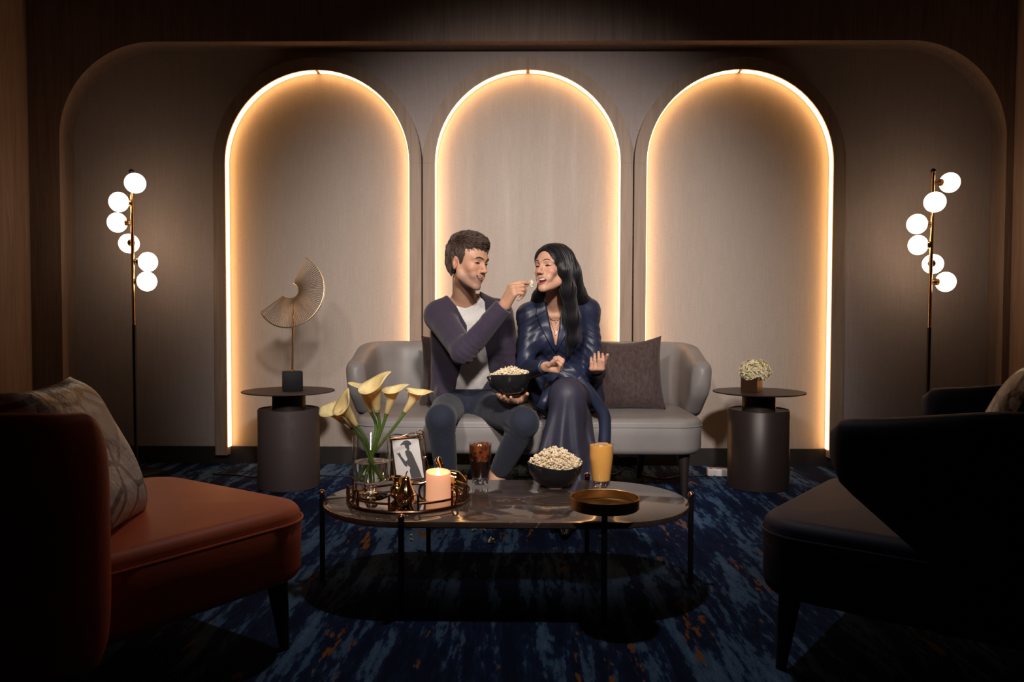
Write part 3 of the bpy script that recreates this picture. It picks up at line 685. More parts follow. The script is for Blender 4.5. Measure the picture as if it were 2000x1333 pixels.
# ------------------------------------------------------------------ calla lilies
def lily(bpx, mpx, Yb, Ym, size, roll, label, foot):
    base = at(*bpx, Yb); mouth = at(*mpx, Ym)
    T = thing('calla_lily', VC + Vector((foot[0], foot[1], 0.056)), label, 'flower', 'calla lilies in the glass vase')
    ax = (mouth - base); L = ax.length; ax.normalize()
    side = Vector((1, 0, 0)); side = (side - ax * side.dot(ax)).normalized(); oth = ax.cross(side)
    side, oth = side * math.cos(roll) + oth * math.sin(roll), oth * math.cos(roll) - side * math.sin(roll)
    # stem
    f = VC + Vector((foot[0], foot[1], 0.060)); neck = base - ax * 0.055; rim = VC + Vector((foot[2], foot[3], 0.13))
    pts = catmull([f, rim, neck, base, base + ax * 0.004], 8); b = MB(); b.tube(pts, [0.0048 + 0.0012 * i / len(pts) for i in range(len(pts))], 9); b.build('stem', 'lily_stem', T)
    # spathe: wrapped funnel, flared rim with a drawn-out tip
    nu, nv = 34, 18; P = []
    for i in range(nu + 1):
        u = i / nu; a = -PI * 1.12 + 2 * PI * 1.12 * u; row = []
        tipw = max(0, math.cos(a / 1.12)) ** 3; 
        for k in range(nv + 1):
            v = k / nv; hgt = L * (0.86 + 0.42 * max(0.0, math.cos(a / 1.12 * 0.5)) ** 4 - 0.10 * (abs(a) / PI) ** 2)
            r = size * (0.16 + 0.36 * v ** 0.8 + 0.55 * max(0, v - 0.55) ** 1.6 * 2.6)
            r *= 1 + 0.10 * math.sin(3 * a + roll * 2) * v * v
            curl = max(0, v - 0.8) / 0.2
            rr = r * (1 + 0.28 * curl ** 2) * (1 - 0.10 * (abs(a) / (PI * 1.12)))
            z = hgt * (v - 0.05 * curl ** 2)
            pinch = 1 - 0.45 * tipw * max(0, v - 0.7) / 0.3
            row.append(base + ax * z + side * (rr * math.cos(a)) + oth * (rr * math.sin(a) * pinch))
        P.append(row)
    b = MB(); b.grid(P); b.build('spathe', 'lily', T, mods=[('SOLIDIFY', {'thickness': 0.0012})], weld=False, sharp=180)
    b = MB(); b.tube([base + ax * 0.01, base + ax * L * 0.62], [0.004, 0.0028], 8); b.build('spadix', 'spadix', T)
    b = MB(); b.lathe([(0.0058, -0.012), (size * 0.2, 0.004), (size * 0.24, 0.012)], base, 12, Vector((0, 0, 1)).rotation_difference(ax).to_matrix()); b.build('calyx', 'lily_stem', T)
lily((684, 836), (645, 797), 2.55, 2.53, 0.036, 2.6, 'leftmost pale yellow calla lily bending away from the vase', (0.028, 0.0, -0.005, -0.008))
lily((697, 832), (666, 786), 2.52, 2.49, 0.038, 0.9, 'pale yellow calla lily second from the left, in front of its neighbour', (0.035, -0.01, 0.003, -0.012))
lily((725, 806), (707, 752), 2.60, 2.58, 0.034, 3.3, 'slim upright calla lily at the left of the middle trio', (-0.005, 0.015, -0.002, 0.01))
lily((737, 806), (729, 745), 2.56, 2.52, 0.050, 0.2, 'tallest and widest calla lily in the middle of the vase', (0.005, -0.008, 0.002, 0.0))
lily((755, 809), (772, 756), 2.54, 2.52, 0.035, 0.1, 'upright calla lily at the right of the middle trio', (-0.015, -0.016, 0.0, -0.004))
lily((790, 806), (820, 762), 2.56, 2.56, 0.036, 0.3, 'rightmost calla lily leaning far toward the sofa', (-0.035, 0.004, -0.003, 0.004))

# ------------------------------------------------------------------ candle
cc = atz(856, 975, ZT); cc.y += 0.012; CY = Vector((at(856, 950, 2.53).x, 2.53, ZT))
def candle():
    T = thing('candle', CY, 'glowing peach pillar candle on the tray', 'candle')
    n = 48; prof = [(0, 0), (0.039, 0), (0.041, 0.003)]; P = []
    b = MB(); rows = []
    for (r, z, wob) in ((0.0, 0.0, 0), (0.040, 0.0, 0), (0.0412, 0.004, 0), (0.041, 0.05, 0), (0.0412, 0.088, 1), (0.0405, 0.0925, 1), (0.0385, 0.0925, 1), (0.034, 0.084, 1), (0.02, 0.074, 0.3), (0.0, 0.070, 0)):
        rows.append([CY + Vector(((r + 0.0006 * math.sin(k * 9.0) * (r > 0.03)) * math.cos(2 * PI * k / n), r * math.sin(2 * PI * k / n), z + wob * 0.005 * math.cos(2 * PI * k / n - PI / 2 - 0.4))) for k in range(n + 1)])
    b.grid(rows); b.build('wax_body', 'candle_wax', T)
    f = CY + Vector((0.0, -0.003, 0.071)); b = MB(); b.tube([f, f + Vector((0, 0, 0.006))], 0.001, 6); b.build('wick', 'rubber', T)
    b = MB(); b.lathe([(0.0, 0.002), (0.004, 0.005), (0.0062, 0.010), (0.0055, 0.017), (0.003, 0.026), (0.0008, 0.034), (0, 0.036)], f, 16); b.build('flame', 'flame', T)
candle()
# ------------------------------------------------------------------ gold ornaments
def pear():
    c = Vector((at(793, 950, 2.44).x, 2.44, ZT)); T = thing('pear_ornament', c, 'shiny gold pear ornament at the front of the tray', 'ornament')
    b = MB(); b.lathe([(0, 0), (0.014, 0.001), (0.026, 0.010), (0.0315, 0.026), (0.030, 0.042), (0.023, 0.058), (0.0165, 0.072), (0.0145, 0.083), (0.012, 0.091), (0.006, 0.096), (0, 0.0965)], c, 40); b.build('body', 'gold', T, sharp=80)
    b = MB(); b.tube(catmull([c + Vector((0, 0, 0.094)), c + Vector((0.001, 0, 0.104)), c + Vector((0.005, 0, 0.112))], 4), 0.0022, 8); b.build('stem', 'gold', T)
pear()
def cup_fruit():
    c = Vector((at(776, 950, 2.53).x, 2.53, ZT)); T = thing('fruit_ornament', c, 'small gold pomegranate ornament beside the vase foot', 'ornament')
    b = MB(); b.lathe([(0, 0), (0.012, 0.001), (0.023, 0.012), (0.0255, 0.028), (0.020, 0.046), (0.012, 0.055)], c, 32); b.build('body', 'gold', T, sharp=80)
    b = MB(); b.lathe([(0.011, 0.053), (0.0135, 0.064), (0.021, 0.076), (0.0195, 0.0765), (0.012, 0.066), (0, 0.060)], c, 32); b.build('crown', 'gold', T, sharp=80)
cup_fruit()
def bird():
    c = Vector((at(880, 950, 2.63).x, 2.63, ZT)); T = thing('bird_ornament', c, 'gold bird figurine with upright neck behind the candle', 'ornament')
    P = catmull([c + Vector(p) for p in ((0.048, 0.0, 0.018), (0.04, 0, 0.034), (0.018, 0, 0.047), (-0.008, 0, 0.056), (-0.026, 0, 0.068), (-0.032, -0.001, 0.084), (-0.037, -0.002, 0.102), (-0.044, -0.003, 0.117), (-0.047, -0.003, 0.122))], 5)
    rk = [0.006, 0.02, 0.030, 0.026, 0.013, 0.0095, 0.0115, 0.013, 0.007]; rad = []
    for i in range(len(P)):
        f = i / (len(P) - 1) * (len(rk) - 1); k = min(int(f), len(rk) - 2); rad.append(rk[k] + (rk[k + 1] - rk[k]) * (f - k))
    b = MB(); b.tube(P, rad, 20); b.build('body', 'gold', T, sharp=80)
    b = MB(); b.lathe([(0, 0), (0.022, 0), (0.022, 0.005), (0.012, 0.012), (0.012, 0.03)], c + Vector((0.015, 0, 0)), 24); b.build('foot', 'gold', T, sharp=60)
bird()
# ------------------------------------------------------------------ photo frame with a dark silhouette print
def photo_frame():
    yaw = 0.50; lean = 0.40
    nrm = Vector((math.sin(yaw) * math.cos(lean), -math.cos(yaw) * math.cos(lean), math.sin(lean))); x = Vector((math.cos(yaw), math.sin(yaw), 0)); up = x.cross(-nrm).normalized() * 1; up = nrm.cross(x) if nrm.cross(x).z > 0 else x.cross(nrm)
    ctr = at(797, 897, 2.66); w_, h_ = 0.098, 0.14
    low = ctr - up * (h_ / 2 + 0.014); drop = low.z - ZT - 0.001; ctr = ctr - Vector((0, 0, drop)) if drop < 0 else ctr - up * 0
    def L(u, v, d=0.0): return ctr + x * u + up * v + nrm * d
    foot = L(0, -h_ / 2 - 0.014); T = thing('photo_frame', (foot.x, foot.y, ZT), 'leaning photo frame with twisted gold rods around a silhouette print', 'photo frame')
    def panel(name, pts, d0, d1, m):
        b = MB(); n = len(pts); b.add([L(u, v, d0) for u, v in pts] + [L(u, v, d1) for u, v in pts], [tuple(range(n)), tuple(reversed(range(n, 2 * n)))] + [(i, (i + 1) % n, n + (i + 1) % n, n + i) for i in range(n)]); return b.build(name, m, T, smooth=False)
    rect = lambda a, c_: [(-a, -c_), (a, -c_), (a, c_), (-a, c_)]
    panel('backing', rect(w_ / 2 + 0.010, h_ / 2 + 0.010), -0.008, -0.002, 'dark_wood')
    P = panel('print', rect(w_ / 2, h_ / 2), -0.0019, -0.0005, 'photo_white')
    def sil(pts, m, d): 
        b = MB(); n = len(pts); b.add([L(u, v, d) for u, v in pts], [tuple(range(n))]); o = b.build('print_figure', m, P, smooth=False, origin=T.location); return o
    g = lambda q: [(-w_ / 2 + a * w_, h_ / 2 - c_ * h_) for a, c_ in q]
    sil(g([(0.42, 0.30), (0.55, 0.26), (0.66, 0.33), (0.72, 0.45), (0.78, 0.60), (0.86, 0.78), (0.93, 0.995), (0.52, 0.995), (0.50, 0.80), (0.54, 0.72), (0.46, 0.66), (0.48, 0.50), (0.44, 0.40)]), 'photo_grey', -0.0003)
    sil(g([(0.48, 0.60), (0.42, 0.70), (0.34, 0.66), (0.20, 0.45), (0.10, 0.32), (0.19, 0.34), (0.22, 0.30), (0.27, 0.42), (0.40, 0.56), (0.47, 0.52)]), 'photo_grey', -0.0002)
    sil(g([(0.28, 0.13), (0.36, 0.075), (0.44, 0.035), (0.56, 0.02), (0.64, 0.05), (0.70, 0.10), (0.68, 0.155), (0.62, 0.15), (0.60, 0.19), (0.61, 0.26), (0.52, 0.29), (0.49, 0.23), (0.45, 0.21), (0.46, 0.155), (0.38, 0.125), (0.30, 0.15)]), 'photo_grey', -0.0001)
    e = 0.0075
    for (a, c_) in (((-1, 1), (1, 1)), ((1, 1), (1, -1)), ((1, -1), (-1, -1)), ((-1, -1), (-1, 1))):
        p0 = (a[0] * (w_ / 2 + e), a[1] * (h_ / 2 + e)); p1 = (c_[0] * (w_ / 2 + e), c_[1] * (h_ / 2 + e))
        b = MB(); b.tube([L(*p0, 0.001), L(*p1, 0.001)], 0.003, 6); b.build('bar', 'rose_gold', T)
        # twisted rod pair outside the bar
        px_, pz_ = (p0[0] * 1.12, p0[1] * 1.08), (p1[0] * 1.12, p1[1] * 1.08)
        for sg in (-1, 1):
            pts = []
            for i in range(21):
                f = i / 20; wv = sg * 0.006 * math.sin(2 * PI * f); n0 = Vector((-(pz_[1] - px_[1]), pz_[0] - px_[0])).normalized()
                pts.append(L(px_[0] + (pz_[0] - px_[0]) * f + n0.x * wv, px_[1] + (pz_[1] - px_[1]) * f + n0.y * wv, 0.004 + 0.003 * sg * math.cos(2 * PI * f)))
            b = MB(); b.tube(pts, 0.0019, 6); b.build('rod', 'rose_gold', T)
        b = MB(); b.ell(L((px_[0] + pz_[0]) / 2, (px_[1] + pz_[1]) / 2, 0.004), (0.005, 0.005, 0.005), 10, 8); b.build('knot', 'rose_gold', T)
    ru, rv = w_ / 2 + 0.006, h_ / 2 + 0.012
    b = MB(); b.tube([L(ru + 0.0155 * math.cos(a), rv + 0.0155 * math.sin(a), 0.005) for a in [2 * PI * i / 32 for i in range(32)]], 0.0019, 6, closed=True); b.build('ring', 'rose_gold', T)
    b = MB(); b.tube([L(0, 0.03, -0.008), Vector((L(0, 0, 0) - Vector((nrm.x, nrm.y, 0)) * 0.085).to_tuple()[:2] + (ZT + 0.002,))], 0.004, 6); b.build('prop', 'dark_wood', T)
photo_frame()

# ------------------------------------------------------------------ drinks
def cola_glass():
    c = Vector((at(938, 940, 2.80).x, 2.80, TZ + 0.0004)); T = thing('glass_of_cola', c, 'tall glass of iced cola on the coffee table', 'drink')
    h = 0.15; prof = lambda z: 0.029 + 0.0125 * min(1, z / 0.11) ** 0.9
    zs = [0.0, 0.004, 0.02, 0.05, 0.08, 0.11, h]
    b = MB(); b.lathe([(prof(z), z) for z in zs] + [(prof(h) - 0.001, h + 0.001)] + [(prof(z) - 0.0022, z) for z in (h, 0.11, 0.08, 0.05, 0.024)] + [(0.02, 0.021), (0, 0.0205)], c, 48); b.build('glass_wall', 'glass', T, sharp=50)
    b = MB(); b.lathe([(0, 0.0215), (0.02, 0.022), (prof(0.026) - 0.0027, 0.026), (prof(0.05) - 0.0027, 0.05), (prof(0.085) - 0.0027, 0.085), (0, 0.085)], c, 48); b.build('cola', 'cola', T, sharp=50)
    b = MB(); b.lathe([(0, 0.0853), (prof(0.0853) - 0.0027, 0.0853), (prof(0.11) - 0.0027, 0.11), (prof(0.142) - 0.0027, 0.142), (0, 0.142)], c, 48); b.build('icy_cola', 'cola_ice_mix', T, sharp=50)
    b = MB(); b.lathe([(0, 0.0006), (0.0265, 0.0006), (0.028, 0.003), (0.0285, 0.018), (0.02, 0.0198), (0, 0.0195)], c, 40); b.build('glass_base', 'glass_solid', T, sharp=50)
    rr = random.Random(5)
    for k in range(16):
        a = rr.uniform(0, 2 * PI); r = 0.035 * math.sqrt(rr.random()) * 0.95; z = rr.uniform(0.128, 0.146); s = rr.uniform(0.006, 0.009)
        q = Matrix.Rotation(rr.uniform(0, 3), 3, 'X') @ Matrix.Rotation(rr.uniform(0, 3), 3, 'Z')
        b = MB(); b.rbox(c + Vector((r * 0.85 * math.cos(a), r * 0.85 * math.sin(a), z - 0.002)), (s, s, s), 0.002, q, 2); b.build('ice_cube', 'cola_ice', T)
cola_glass()
def juice_glass():
    c = Vector((at(1174, 945, 2.765).x, 2.765, TZ + 0.0004)); T = thing('glass_of_juice', c, 'tall glass of orange juice on the coffee table', 'drink')
    h = 0.155; prof = lambda z: 0.030 + 0.0135 * min(1, z / 0.11) ** 0.9
    b = MB(); b.lathe([(prof(z), z) for z in (0, 0.004, 0.02, 0.05, 0.08, 0.11, h)] + [(prof(h) - 0.001, h + 0.001)] + [(prof(z) - 0.0018, z) for z in (h, 0.11, 0.08, 0.05, 0.022)] + [(0.02, 0.019), (0, 0.0185)], c, 48); b.build('glass_wall', 'glass', T, sharp=50)
    b = MB(); b.lathe([(0, 0.0188), (0.02, 0.0195), (prof(0.024) - 0.0014, 0.024)] + [(prof(z) - 0.0014, z) for z in (0.05, 0.08, 0.11, 0.15)] + [(0, 0.15)], c, 48); b.build('juice', 'juice', T, sharp=50)
    b = MB(); b.lathe([(0, 0.0006), (0.0275, 0.0006), (0.029, 0.003), (0.0295, 0.016), (0.02, 0.0178), (0, 0.0175)], c, 40); b.build('glass_base', 'glass_solid', T, sharp=50)
    rr = random.Random(9)
    for k in range(9):
        a = rr.uniform(0, 2 * PI); r = rr.uniform(0.004, 0.028); s = rr.uniform(0.006, 0.009); q = Matrix.Rotation(rr.uniform(0, 3), 3, 'X')
        b = MB(); b.rbox(c + Vector((r * math.cos(a), r * math.sin(a), 0.150)), (s, s, s * 0.7), 0.002, q, 2); b.build('ice_cube', 'ice', T)
juice_glass()

# ------------------------------------------------------------------ popcorn
def popcorn_mesh(seed):
    rr = random.Random(seed); b = MB()
    for k in range(9):
        d = Vector((rr.gauss(0, 1), rr.gauss(0, 1), rr.gauss(0, 1))).normalized() * rr.uniform(0.003, 0.0088); r = rr.uniform(0.002, 0.0046)
        b.ell(d, (r, r * rr.uniform(0.8, 1.1), r * rr.uniform(0.7, 1)), 7, 5)
    me = b.build('popcorn_tmp', 'popcorn', None); d = me.data; bpy.data.objects.remove(me); return d
PCM = [popcorn_mesh(k) for k in range(7)]
def pop(loc, label, group, rr, s=1.0):
    o = bpy.data.objects.new('popcorn', rr.choice(PCM)); COL.objects.link(o); o.location = loc; o.rotation_euler = (rr.uniform(0, 6), rr.uniform(0, 6), rr.uniform(0, 6)); o.scale = (s, s, s)
    return tag(o, label, 'popcorn', group)
def bowl(c, tilt, label, group, heap, seed, n_pop):
    rot = tilt; T = thing('popcorn_bowl', c, label, 'bowl', 'black popcorn bowls'); n = 56; rows = []
    prof = [(0.0, 0.0), (0.035, 0.0), (0.05, 0.004), (0.075, 0.022), (0.092, 0.05), (0.101, 0.084), (0.0995, 0.085), (0.090, 0.052), (0.072, 0.025), (0.045, 0.009), (0.0, 0.008)]
    for (r, z) in prof:
        rows.append([c + rot @ Vector((r * math.cos(2 * PI * k / n), r * math.sin(2 * PI * k / n), z * (1 + 0.085 * math.cos(2 * 2 * PI * k / n) * (z / 0.085) ** 2))) for k in range(n + 1)])
    b = MB(); b.grid(rows); b.build('shell', 'bowl_black', T, sharp=70)
    # mound that carries the visible kernels
    b = MB(); rr = random.Random(seed); rows = []
    hz = lambda f: 0.072 + heap * math.cos(min(1, f) * PI / 2) ** 0.85
    for i in range(11):
        f = i / 10; rows.append([c + rot @ Vector((0.091 * f * math.cos(2 * PI * k / 28), 0.091 * f * math.sin(2 * PI * k / 28), hz(f) - 0.006)) for k in range(29)])
    b.grid(rows); o = b.build('popcorn_mound', 'popcorn', T); o['kind'] = 'stuff'
    for i in range(n_pop):
        f = math.sqrt((i + 0.5) / n_pop) * 1.0; a = i * 2.39996
        p = Vector((0.090 * f * math.cos(a), 0.090 * f * math.sin(a), hz(f) + 0.004 + rr.uniform(-0.003, 0.006) + 0.006 * max(0, f - 0.8) / 0.2))
        pop(c + rot @ p, ('popcorn kernel heaped in the ' + ('table bowl' if group == 't' else 'bowl held in one hand')), 'popcorn in the table bowl' if group == 't' else 'popcorn in the held bowl', rr, rr.uniform(0.92, 1.2))
BT = Vector((at(1084, 945, 2.765).x, 2.765, TZ + 0.0004))
bowl(BT, Matrix.Rotation(0.0, 3, 'Z') @ Matrix.Rotation(math.radians(20), 3, 'Z'), 'black bowl heaped with popcorn on the coffee table', 't', 0.056, 11, 160)
BH_C = at(998, 771, 3.47); BH_R = Matrix.Rotation(-0.12, 3, 'Y') @ Matrix.Rotation(-0.16, 3, 'X') @ Matrix.Rotation(0.5, 3, 'Z')
bowl(BH_C, BH_R, "black bowl of popcorn held up in one hand", 'h', 0.040, 12, 130)
rr = random.Random(21)
for (x, y, lab) in ((802, 1052, 'popcorn kernel on the carpet left of the others'), (928, 1034, 'popcorn kernel on the carpet, left of a close pair'), (942, 1034, 'popcorn kernel on the carpet, right of a close pair'), (959, 1057, 'popcorn kernel on the carpet nearest to the viewer'), (1015, 1031, 'popcorn kernel on the carpet right of the others')):
    p = atz(x, y, 0.010); pop(p, lab, 'popcorn spilled on the carpet', rr, 1.45)
# ------------------------------------------------------------------ power strip and cables
def power_strip():
    c = atz(1404, 930, 0.0); T = thing('power_strip', c, 'white power strip lying beside the bronze side table', 'power strip')
    b = MB(); b.rbox(c + Vector((0.02, 0, 0.021)), (0.085, 0.03, 0.02), 0.006, Matrix.Rotation(-0.12, 3, 'Z'), 3); b.build('housing', 'plastic_white', T)
    for k in range(2):
        b = MB(); b.lathe([(0, 0), (0.017, 0), (0.017, 0.0015), (0.014, 0.001), (0, 0.001)], c + Vector((0.0 + 0.05 * k, -0.002, 0.0405)), 20); b.build('socket', 'photo_mid', T)
    b = MB(); b.box(c + Vector((-0.045, 0, 0.042)), (0.006, 0.008, 0.002)); b.build('switch', 'switch_red', T, smooth=False)
power_strip()
def cable(pts, label):
    P = [atz(x, y, 0.0045) for x, y in pts]; b = MB(); b.tube(catmull(P, 8), 0.004, 8); o = b.build('power_cable', 'rubber', None, origin=P[0]); tag(o, label, 'cable', 'cables on the carpet')
cable([(1010, 932), (1080, 933), (1150, 932), (1200, 926), (1225, 916), (1250, 926), (1290, 936), (1330, 930), (1372, 930), (1390, 925), (1396, 931)], 'black cable under the sofa running to the power strip')
cable([(415, 926), (460, 928), (505, 932), (560, 927), (640, 930), (700, 932), (790, 930), (880, 934), (905, 930)], 'black cable running behind the taupe side table to the sofa')
# ------------------------------------------------------------------ implicit surfaces for bodies, hair and clothes
def nrmz(v): v = np.asarray(v, float); return v / max(np.linalg.norm(v), 1e-12)
class SDF:
    # prims: dict(kind, params, k, op); evaluated in order with smooth union / subtraction
    def __init__(s, prims=None): s.p = list(prims) if prims else []
    def cone(s, a, b, ra, rb, k=0.02, op='u'): s.p.append(('c', np.asarray(a, float), np.asarray(b, float), float(ra), float(rb), k, op)); return s
    def chain(s, pts, rads, k=0.02, kin=None):
        for i in range(len(pts) - 1): s.cone(pts[i], pts[i + 1], rads[i], rads[i + 1], k if i == 0 or kin is None else kin)
        return s
    def ell(s, c, r, R=None, k=0.02, op='u'): s.p.append(('e', np.asarray(c, float), np.asarray(r, float), np.eye(3) if R is None else np.asarray(R, float), 0, k, op)); return s
    def box(s, c, h, R=None, rnd=0.0, k=0.01, op='u'): s.p.append(('b', np.asarray(c, float), np.asarray(h, float), np.eye(3) if R is None else np.asarray(R, float), rnd, k, op)); return s
    def fn(s, f, k=0.004, op='s'): s.p.append(('f', f, 0, 0, 0, k, op)); return s
    def grown(s, g):
        out = []
        for q in s.p:
            if q[0] == 'c': out.append(('c', q[1], q[2], q[3] + g, q[4] + g, q[5], q[6]))
            elif q[0] == 'e': out.append(('e', q[1], q[2] + g, q[3], 0, q[5], q[6]))
            elif q[0] == 'b': out.append(('b', q[1], q[2], q[3], q[4] + g, q[5], q[6]))
            else: out.append(q)
        return SDF(out)
    def __add__(s, o): return SDF(s.p + o.p)
    @staticmethod
    def dist(q, P):
        if q[0] == 'c':
            a, b, r1, r2 = q[1], q[2], q[3], q[4]; ba = b - a; l2 = ba @ ba
            if l2 < 1e-10: return np.linalg.norm(P - a, axis=1) - max(r1, r2)
            pa = P - a; t = np.clip(pa @ ba / l2, 0, 1)
            # shift along the axis for exact tapered capsule is skipped: radius is interpolated
            return np.sqrt(np.maximum(((pa - t[:, None] * ba) ** 2).sum(1), 1e-16)) - (r1 + (r2 - r1) * t)
        if q[0] == 'e':
            L = (P - q[1]) @ q[3]; k0 = np.sqrt(((L / q[2]) ** 2).sum(1)); k1 = np.sqrt(((L / q[2] ** 2) ** 2).sum(1)); return k0 * (k0 - 1) / np.maximum(k1, 1e-9)
        if q[0] == 'b':
            L = np.abs((P - q[1]) @ q[3]) - (q[2]); return np.sqrt((np.maximum(L, 0) ** 2).sum(1)) + np.minimum(L.max(1), 0) - q[4]
        return q[1](P)
    def ev(s, P, use=None):
        d = np.full(len(P), 1.0)
        for i, q in enumerate(s.p):
            if use is not None and not use[i]: continue
            k = q[5]
            if q[0] == 'f':
                m = (np.abs(d) < 0.03) if q[6] == 'd' else (d < 0.02)
                if not m.any(): continue
                e = np.full(len(P), 0.0 if q[6] == 'd' else 1.0); e[m] = q[1](P[m])
            else: e = SDF.dist(q, P)
            if q[6] == 'u':
                h = np.clip(0.5 + 0.5 * (d - e) / k, 0, 1); d = d + (e - d) * h - k * h * (1 - h)
            elif q[6] == 's':
                h = np.clip(0.5 - 0.5 * (d + e) / k, 0, 1); d = d + (-e - d) * h + k * h * (1 - h)
            elif q[6] == 'i':
                h = np.clip(0.5 - 0.5 * (e - d) / k, 0, 1); d = e + (d - e) * h + k * h * (1 - h)
            elif q[6] == 'd': d = d + e      # displacement
        return d
    def bounds(s, m=0.03):
        lo, hi = np.full(3, 1e9), np.full(3, -1e9)
        for q in s.p:
            if q[6] != 'u': continue
            if q[0] == 'c': r = max(q[3], q[4]); a = np.minimum(q[1], q[2]) - r; b = np.maximum(q[1], q[2]) + r
            elif q[0] == 'e': r = q[2].max(); a, b = q[1] - r, q[1] + r
            elif q[0] == 'b': r = np.linalg.norm(q[2]) + q[4]; a, b = q[1] - r, q[1] + r
            else: continue
            lo = np.minimum(lo, a); hi = np.maximum(hi, b)
        return lo - m, hi + m
    def march(s, P, D, n=60, tmax=1.5):
        P = np.array(P, float); D = np.asarray(D, float); t = np.zeros(len(P))
        for _ in range(n): t = np.minimum(t + 0.8 * s.ev(P + t[:, None] * D), tmax)
        return P + t[:, None] * D
    def normal(s, P, e=0.002):
        g = np.stack([s.ev(P + np.eye(3)[i] * e) - s.ev(P - np.eye(3)[i] * e) for i in range(3)], 1); return g / np.maximum(np.linalg.norm(g, axis=1), 1e-9)[:, None]
def surface(S, vox, smooth=2, C=16):
    lo, hi = S.bounds(); n = np.ceil((hi - lo) / vox / C).astype(int); N = n * C + 1
    G = np.ones(N, np.float32)
    ci = np.stack(np.meshgrid(*[np.arange(k) for k in n], indexing='ij'), -1).reshape(-1, 3); cen = lo + (ci + 0.5) * C * vox; R = C * vox * 0.8661
    tot = S.ev(cen); near = np.abs(tot) < R * 1.35 + 0.012
    D = np.array([SDF.dist(q, cen) if q[0] != 'f' else np.zeros(len(cen)) for q in S.p]); kk = np.array([q[5] for q in S.p])
    rel = D < (R * 1.3 + kk[:, None] + 0.01)
    off = np.stack(np.meshgrid(*[np.arange(C + 1)] * 3, indexing='ij'), -1).reshape(-1, 3) * vox
    for j in range(len(ci)):
        i0 = ci[j] * C
        if near[j]: blk = S.ev(lo + i0 * vox + off, rel[:, j]).reshape((C + 1,) * 3)
        else: blk = np.full((C + 1,) * 3, np.sign(tot[j]) * 0.5, np.float32)
        if near[j] or tot[j] < 0: G[i0[0]:i0[0] + C + 1, i0[1]:i0[1] + C + 1, i0[2]:i0[2] + C + 1] = blk
    I = G < 0
    cs = [(a, b, c) for a in (0, 1) for b in (0, 1) for c in (0, 1)]
    M = np.array(I.shape) - 1
    cnt = np.zeros(M, np.int8)
    for a, b, c in cs: cnt += I[a:a + M[0], b:b + M[1], c:c + M[2]]
    act = np.argwhere((cnt > 0) & (cnt < 8)); idx = np.full(M, -1, np.int32); idx[tuple(act.T)] = np.arange(len(act))
    val = {c: G[act[:, 0] + c[0], act[:, 1] + c[1], act[:, 2] + c[2]] for c in cs}
    acc = np.zeros((len(act), 3)); w_ = np.zeros(len(act))
    for c in cs:
        for ax in range(3):
            if c[ax]: continue
            e = list(c); e[ax] = 1; va, vb = val[c], val[tuple(e)]; m = (va < 0) != (vb < 0); t = va / np.where(m, va - vb, 1); p = np.array(c, float)[None].repeat(len(act), 0); p[:, ax] = t
            acc[m] += p[m]; w_ += m
    V = lo + (act + acc / np.maximum(w_, 1)[:, None]) * vox
    Q = []
    for ax in range(3):
        u, v = (ax + 1) % 3, (ax + 2) % 3
        s0 = [slice(0, None)] * 3; sl0 = [slice(1, -1)] * 3; sl1 = [slice(1, -1)] * 3; sl0[ax] = slice(0, -1); sl1[ax] = slice(1, None)
        a, b = I[tuple(sl0)], I[tuple(sl1)]; ed = np.argwhere(a != b); 
        if len(ed) == 0: continue
        base = ed.copy(); base[:, u] += 1; base[:, v] += 1; flip = a[tuple(ed.T)]
        def cell(du, dv): q = base.copy(); q[:, u] += du; q[:, v] += dv; return idx[tuple(q.T)]
        f = np.stack([cell(-1, -1), cell(0, -1), cell(0, 0), cell(-1, 0)], 1); f[~flip] = f[~flip][:, ::-1]; Q.append(f)
    Q = np.concatenate(Q); Q = Q[(Q >= 0).all(1)]
    for _ in range(smooth):
        src = Q.T.ravel(); dst = np.roll(Q, -1, 1).T.ravel(); c_ = np.bincount(src, minlength=len(V))
        A_ = np.stack([np.bincount(src, V[dst, i], len(V)) for i in range(3)], 1)
        V = V * 0.5 + 0.5 * A_ / np.maximum(c_, 1)[:, None]
    return V, Q
def sdf_obj(name, S, vox, m, parent, smooth=2, tint=None):
    V, Q = surface(S, vox, smooth); 
    if tint is not None:
        o = npmesh(name, V, Q, m, parent, parent.location); a = o.data.color_attributes.new('tint', 'FLOAT_COLOR', 'POINT'); c = np.ones((len(V), 4)); c[:, :3] = tint(V); a.data.foreach_set('color', c.ravel()); return o
    return npmesh(name, V, Q, m, parent, parent.location if parent is not None else (0, 0, 0))
